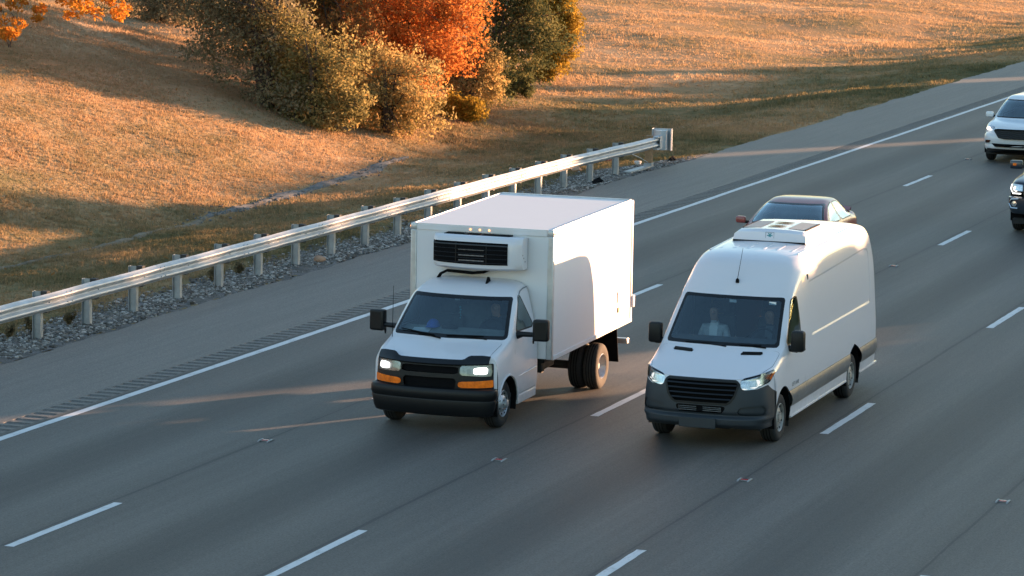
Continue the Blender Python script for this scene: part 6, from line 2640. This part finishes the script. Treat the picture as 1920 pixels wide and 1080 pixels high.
# white SUV at the right edge
SU = [
    [(0, .05, .80), (.4, .08, .80), (.72, .20, .82), (.85, .36, .82), (.915, .50, .76), (.94, .58, .66), (.945, .60, .55), (.945, .62, .42), (.92, .62, .30)],
    [(0, .16, .95), (.4, .19, .955), (.75, .32, .965), (.88, .48, .95), (.94, .60, .88), (.96, .66, .76), (.965, .68, .6), (.965, .70, .45), (.94, .70, .28)],
    [(0, .60, 1.06), (.4, .62, 1.075), (.78, .72, 1.08), (.90, .82, 1.06), (.95, .88, .98), (.97, .9, .84), (.975, .92, .65), (.975, .92, .46), (.95, .92, .26)],
    [(0, 1.18, 1.13), (.4, 1.21, 1.14), (.80, 1.32, 1.14), (.90, 1.42, 1.12), (.955, 1.45, 1.04), (.975, 1.45, .88), (.98, 1.45, .65), (.98, 1.45, .46), (.95, 1.45, .26)],
    [(0, 1.26, 1.16), (.4, 1.29, 1.165), (.81, 1.44, 1.165), (.89, 1.55, 1.16), (.955, 1.58, 1.08), (.975, 1.6, .92), (.98, 1.6, .68), (.98, 1.6, .46), (.95, 1.6, .26)],
    [(0, 1.62, 1.42), (.4, 1.65, 1.42), (.74, 1.78, 1.41), (.81, 1.90, 1.41), (.89, 1.93, 1.22), (.965, 1.95, 1.0), (.98, 1.95, .7), (.98, 1.95, .46), (.95, 1.95, .26)],
    [(0, 2.02, 1.655), (.4, 2.05, 1.65), (.66, 2.14, 1.63), (.73, 2.26, 1.60), (.84, 2.3, 1.32), (.96, 2.3, 1.05), (.98, 2.3, .7), (.98, 2.3, .46), (.95, 2.3, .26)],
    [(0, 2.5, 1.745), (.4, 2.5, 1.74), (.62, 2.55, 1.72), (.71, 2.62, 1.66), (.83, 2.65, 1.35), (.955, 2.65, 1.06), (.98, 2.65, .7), (.98, 2.65, .46), (.95, 2.65, .26)],
    [(0, 3.9, 1.73), (.4, 3.9, 1.725), (.61, 3.9, 1.70), (.70, 3.9, 1.64), (.82, 3.9, 1.34), (.95, 3.9, 1.06), (.98, 3.9, .7), (.98, 3.9, .46), (.95, 3.9, .26)],
    [(0, 4.6, 1.64), (.4, 4.58, 1.63), (.57, 4.55, 1.60), (.65, 4.52, 1.55), (.78, 4.55, 1.30), (.91, 4.6, 1.04), (.94, 4.62, .7), (.94, 4.62, .46), (.92, 4.6, .28)],
    [(0, 4.92, 1.08), (.4, 4.90, 1.07), (.6, 4.87, 1.06), (.72, 4.83, 1.05), (.79, 4.82, 1.0), (.84, 4.82, .92), (.86, 4.84, .68), (.86, 4.84, .46), (.84, 4.82, .3)],
]
suv = build_car('suv', 'white SUV with black mesh grille cut off by the right edge', (5.02, 93.35, 0), SU, 'suv_white', dict(
    ws=ws_of(1.165, 1.64, .87, .70, 3.6, 6.4),
    win=[[(1.80, 1.17), (2.20, 1.50), (2.6, 1.60), (2.66, 1.60), (2.66, 1.14)], [(2.72, 1.14), (2.72, 1.60), (3.6, 1.58), (4.25, 1.45), (4.35, 1.2), (4.2, 1.15)]],
    wheels=[(.98, .375), (3.88, .375)], doors=[[(1.50, .40), (1.50, 1.0), (1.70, 1.17), (2.2, 1.6), (2.68, 1.64), (2.69, .40)]],
    cuts=[('headlight', f_front([(.60, .985), (.63, .90), (.80, .875), (.93, .90), (.955, 1.01), (.80, 1.02)], .02, umax=2.4), 'lamp_chrome', .004)],
    w=.98, mirror=(1.08, 1.72, 1.22), cabin=(1.4, 4.4), dash=1.12, hood_u=2.9, fascia='suv_white', seatmat='dash_tan'), 'car')


def suv_front(root):
    # lower front: bumper skin swept round the corners, grille, intake, fog lamps
    path = [(-.965, .66), (-.945, .46), (-.86, .24), (-.70, .10), (-.4, .01), (0, -.03), (.4, .01), (.70, .10), (.86, .24), (.945, .46), (.965, .66)]
    P2 = pchip(np.array(path), 4)
    prof = [(.06, .83), (.0, .76), (-.01, .66), (.0, .56), (.02, .50), (.005, .46), (.02, .38), (.06, .34)]
    V, F = [], []
    for i, (x, y) in enumerate(P2):
        t = P2[min(i + 1, len(P2) - 1)] - P2[max(i - 1, 0)]
        t /= np.linalg.norm(t)
        for d, z in prof:
            V.append((x - t[1] * d, y + t[0] * d, z))
    m = len(prof)
    F = [(i * m + j, i * m + j + 1, (i + 1) * m + j + 1, (i + 1) * m + j) for i in range(len(P2) - 1) for j in range(m - 1)]
    mb = MB()
    mb.add(V, F)
    b = mb.build('front_bumper', 'suv_white', root, smooth=True)
    def plate(name, poly, mat, y_of, par, thick=.03, smooth=False):
        mb = MB()
        n = len(poly)
        V = [(x, y_of(x), z) for x, z in poly] + [(x, y_of(x) + thick, z) for x, z in poly]
        mb.add(V, [tuple(range(n)), tuple(range(2 * n - 1, n - 1, -1))] + [(k, (k + 1) % n, (k + 1) % n + n, k + n) for k in range(n)])
        return mb.build(name, mat, par, smooth=smooth)
    yf = lambda x: -.11 + .11 * (abs(x) / .6) ** 2
    def curve(poly, n=10):
        out = []
        for i in range(len(poly)):
            a, c = np.array(poly[i]), np.array(poly[(i + 1) % len(poly)])
            for k in range(n):
                out.append(tuple(a + (c - a) * k / n))
        return out
    g = plate('grille', curve([(-.56, .955), (.56, .955), (.60, .90), (.46, .705), (.30, .68), (-.30, .68), (-.46, .705), (-.60, .90)]), 'black_plastic', yf, root)
    for k in range(4):
        mb = MB()
        z = .73 + k * .055
        wd = np.interp(z, [.68, .9], [.40, .56])
        mb.tube([(x, yf(x) - .006, z + .01 * math.cos(x * 30)) for x in np.linspace(-wd, wd, 30)], .006, 5)
        mb.build('grille_bar', 'trim_grey', g)
    mb = MB()
    mb.tube([(x, yf(x) - .012, .955 + (.012 if abs(x) < .5 else 0) - max(0, abs(x) - .56) * 1.4) for x in np.linspace(-.60, .60, 30)], .013, 7)
    mb.build('grille_trim', 'chrome', g, smooth=True)
    plate('lower_intake', curve([(-.66, .545), (.66, .545), (.56, .455), (-.56, .455)]), 'matt_black', lambda x: -.10 + .15 * (abs(x) / .7) ** 2, b)
    plate('lower_lip', curve([(-.80, .40), (.80, .40), (.78, .30), (-.78, .30)]), 'black_plastic', lambda x: -.09 + .20 * (abs(x) / .8) ** 3, b, .2)
    for s in (-1, 1):
        pts = [(.70, .63), (.86, .62), (.89, .57), (.84, .54), (.74, .56)]
        plate('fog_lamp', [(s * x, z) for x, z in pts], 'gloss_black', lambda x: .02 + .30 * max(0, (abs(x) - .60) / .35) ** 1.5, b, .1)
        mb = MB()
        mb.lathe([(-.04, 0), (-.03, .045), (.02, .05)], s * .80, .245, .945, 14, 'y')
        mb.build('projector_lamp', 'lamp_white', root, smooth=True)
    return


suv_front(suv)
person((5.02 + .38, 93.35 + 2.5, .86), 'driver in grey seen through the white SUV windshield', 'shirt_grey', 'hair_brown', hands='wheel', shirt='shirt_grey')

# dark pickup truck whose front corner shows at the right edge
PU = [
    [(0, .05, .98), (.4, .07, .98), (.76, .14, .99), (.90, .24, .99), (.965, .34, .94), (.99, .40, .85), (1.0, .42, .75), (1.0, .44, .62), (.98, .45, .50)],
    [(0, .12, 1.14), (.4, .14, 1.15), (.78, .22, 1.16), (.92, .34, 1.14), (.98, .44, 1.06), (1.005, .48, .94), (1.01, .5, .78), (1.01, .5, .62), (.99, .5, .46)],
    [(0, .70, 1.24), (.4, .71, 1.27), (.80, .76, 1.26), (.94, .84, 1.22), (1.0, .88, 1.12), (1.015, .9, .96), (1.02, .9, .78), (1.02, .9, .60), (.99, .9, .42)],
    [(0, 1.45, 1.29), (.4, 1.48, 1.31), (.82, 1.56, 1.30), (.93, 1.64, 1.27), (.995, 1.68, 1.16), (1.015, 1.7, 1.0), (1.02, 1.7, .78), (1.02, 1.7, .58), (.99, 1.7, .40)],
    [(0, 1.52, 1.33), (.4, 1.55, 1.335), (.83, 1.68, 1.33), (.92, 1.78, 1.32), (.99, 1.8, 1.22), (1.012, 1.8, 1.06), (1.02, 1.8, .8), (1.02, 1.8, .58), (.99, 1.8, .40)],
    [(0, 1.85, 1.60), (.4, 1.88, 1.60), (.77, 2.0, 1.59), (.85, 2.1, 1.58), (.93, 2.1, 1.38), (1.005, 2.12, 1.12), (1.02, 2.12, .8), (1.02, 2.12, .58), (.99, 2.12, .40)],
    [(0, 2.2, 1.84), (.4, 2.22, 1.835), (.68, 2.32, 1.82), (.76, 2.42, 1.79), (.88, 2.45, 1.46), (1.0, 2.45, 1.16), (1.02, 2.45, .8), (1.02, 2.45, .58), (.99, 2.45, .40)],
    [(0, 2.6, 1.93), (.4, 2.6, 1.925), (.64, 2.65, 1.90), (.73, 2.72, 1.85), (.86, 2.75, 1.5), (1.0, 2.75, 1.17), (1.02, 2.75, .8), (1.02, 2.75, .58), (.99, 2.75, .40)],
    [(0, 3.75, 1.92), (.4, 3.75, 1.915), (.63, 3.75, 1.89), (.72, 3.75, 1.84), (.86, 3.75, 1.5), (1.0, 3.75, 1.17), (1.02, 3.75, .8), (1.02, 3.75, .58), (.99, 3.75, .40)],
    [(0, 4.0, 1.35), (.4, 4.0, 1.35), (.8, 4.0, 1.35), (.93, 4.0, 1.34), (1.0, 4.0, 1.28), (1.01, 4.0, 1.12), (1.02, 4.0, .8), (1.02, 4.0, .58), (.99, 4.0, .40)],
    [(0, 5.8, 1.35), (.4, 5.8, 1.35), (.8, 5.8, 1.35), (.93, 5.8, 1.34), (1.0, 5.8, 1.28), (1.01, 5.8, 1.12), (1.02, 5.8, .8), (1.02, 5.8, .58), (.99, 5.8, .40)],
]
pick = build_car('pickup_truck', 'dark navy pickup truck whose front corner shows at the right edge', (9.20, 76.55, 0), PU, 'navy_paint', dict(
    ws=ws_of(1.335, 1.82, .90, .73, 3.6, 6.4),
    win=[[(2.0, 1.33), (2.36, 1.66), (2.65, 1.77), (2.72, 1.77), (2.76, 1.30)], [(2.82, 1.30), (2.80, 1.77), (3.55, 1.75), (3.62, 1.30)]],
    wheels=[(1.0, .42), (4.75, .42)], doors=[[(1.72, .50), (1.72, 1.1), (1.9, 1.33), (2.4, 1.74), (2.78, 1.80), (2.79, .50)]],
    cuts=[('headlight', f_front([(.66, 1.13), (.66, .93), (.93, .90), (.985, 1.03), (.94, 1.14)], .02, umax=1.6), 'lamp_chrome', .005)],
    w=1.02, mirror=(1.18, 1.95, 1.42), mirror_s=1.35, mirror_mat='navy_paint', cabin=(1.7, 3.7), dash=1.28, hood_u=2.9, fascia='black_plastic'), 'pickup truck')


def pickup_front(root):
    path = [(-1.0, .60), (-1.02, .42), (-.96, .20), (-.80, .06), (-.4, -.04), (0, -.06), (.4, -.04), (.80, .06), (.96, .20), (1.02, .42), (1.0, .60)]
    P2 = pchip(np.array(path), 4)
    prof = [(.07, .86), (.0, .83), (-.01, .72), (.0, .66), (.015, .60), (.03, .52), (.08, .47)]
    V = []
    for i, (x, y) in enumerate(P2):
        t = P2[min(i + 1, len(P2) - 1)] - P2[max(i - 1, 0)]
        t /= np.linalg.norm(t)
        for d, z in prof:
            V.append((x - t[1] * d, y + t[0] * d, z))
    m = len(prof)
    F = [(i * m + j, i * m + j + 1, (i + 1) * m + j + 1, (i + 1) * m + j) for i in range(len(P2) - 1) for j in range(m - 1)]
    mb = MB()
    mb.add(V, F)
    b = mb.build('front_bumper', 'navy_paint', root, smooth=True)
    mb = MB()
    mb.box(-.62, .62, -.02, .06, .84, 1.14, .03)
    g = mb.build('grille', 'black_plastic', root, smooth=True)
    for z in (.90, .97, 1.04, 1.10):
        mb = MB()
        mb.box(-.58, .58, -.035, -.019, z - .012, z + .012, .004)
        mb.build('grille_bar', 'chrome', g)
    for s in (-1, 1):
        mb = MB()
        mb.lathe([(-.04, 0), (-.03, .06), (.02, .065)], s * .83, .235, 1.03, 16, 'y')
        mb.build('projector_lamp', 'lamp_white', root, smooth=True)
        mb = MB()
        mb.tube([(s * .70, .13, .93), (s * .90, .25, .92), (s * .975, .36, 1.02), (s * .95, .36, 1.12)], .014, 6)
        mb.build('light_strip', 'lamp_white', root, smooth=True)
        mb = MB()
        mb.tube([(s * .72, .0, .82), (s * .90, .09, .80), (s * .97, .17, .70), (s * .90, .10, .60), (s * .74, .02, .60)], .018, 6)
        mb.build('fog_trim', 'chrome', b, smooth=True)
        mb = MB()
        mb.lathe([(-.02, 0), (-.015, .06), (.05, .065)], s * .83, .055, .70, 14, 'y')
        mb.build('fog_lamp', 'lamp_chrome', b, smooth=True)
        mb = MB()
        mb.box(s * 1.22 - .03, s * 1.22 + .05, 1.87, 1.885, 1.40, 1.46, .01)
        mb.build('mirror_signal', 'amber', root)


pickup_front(pick)
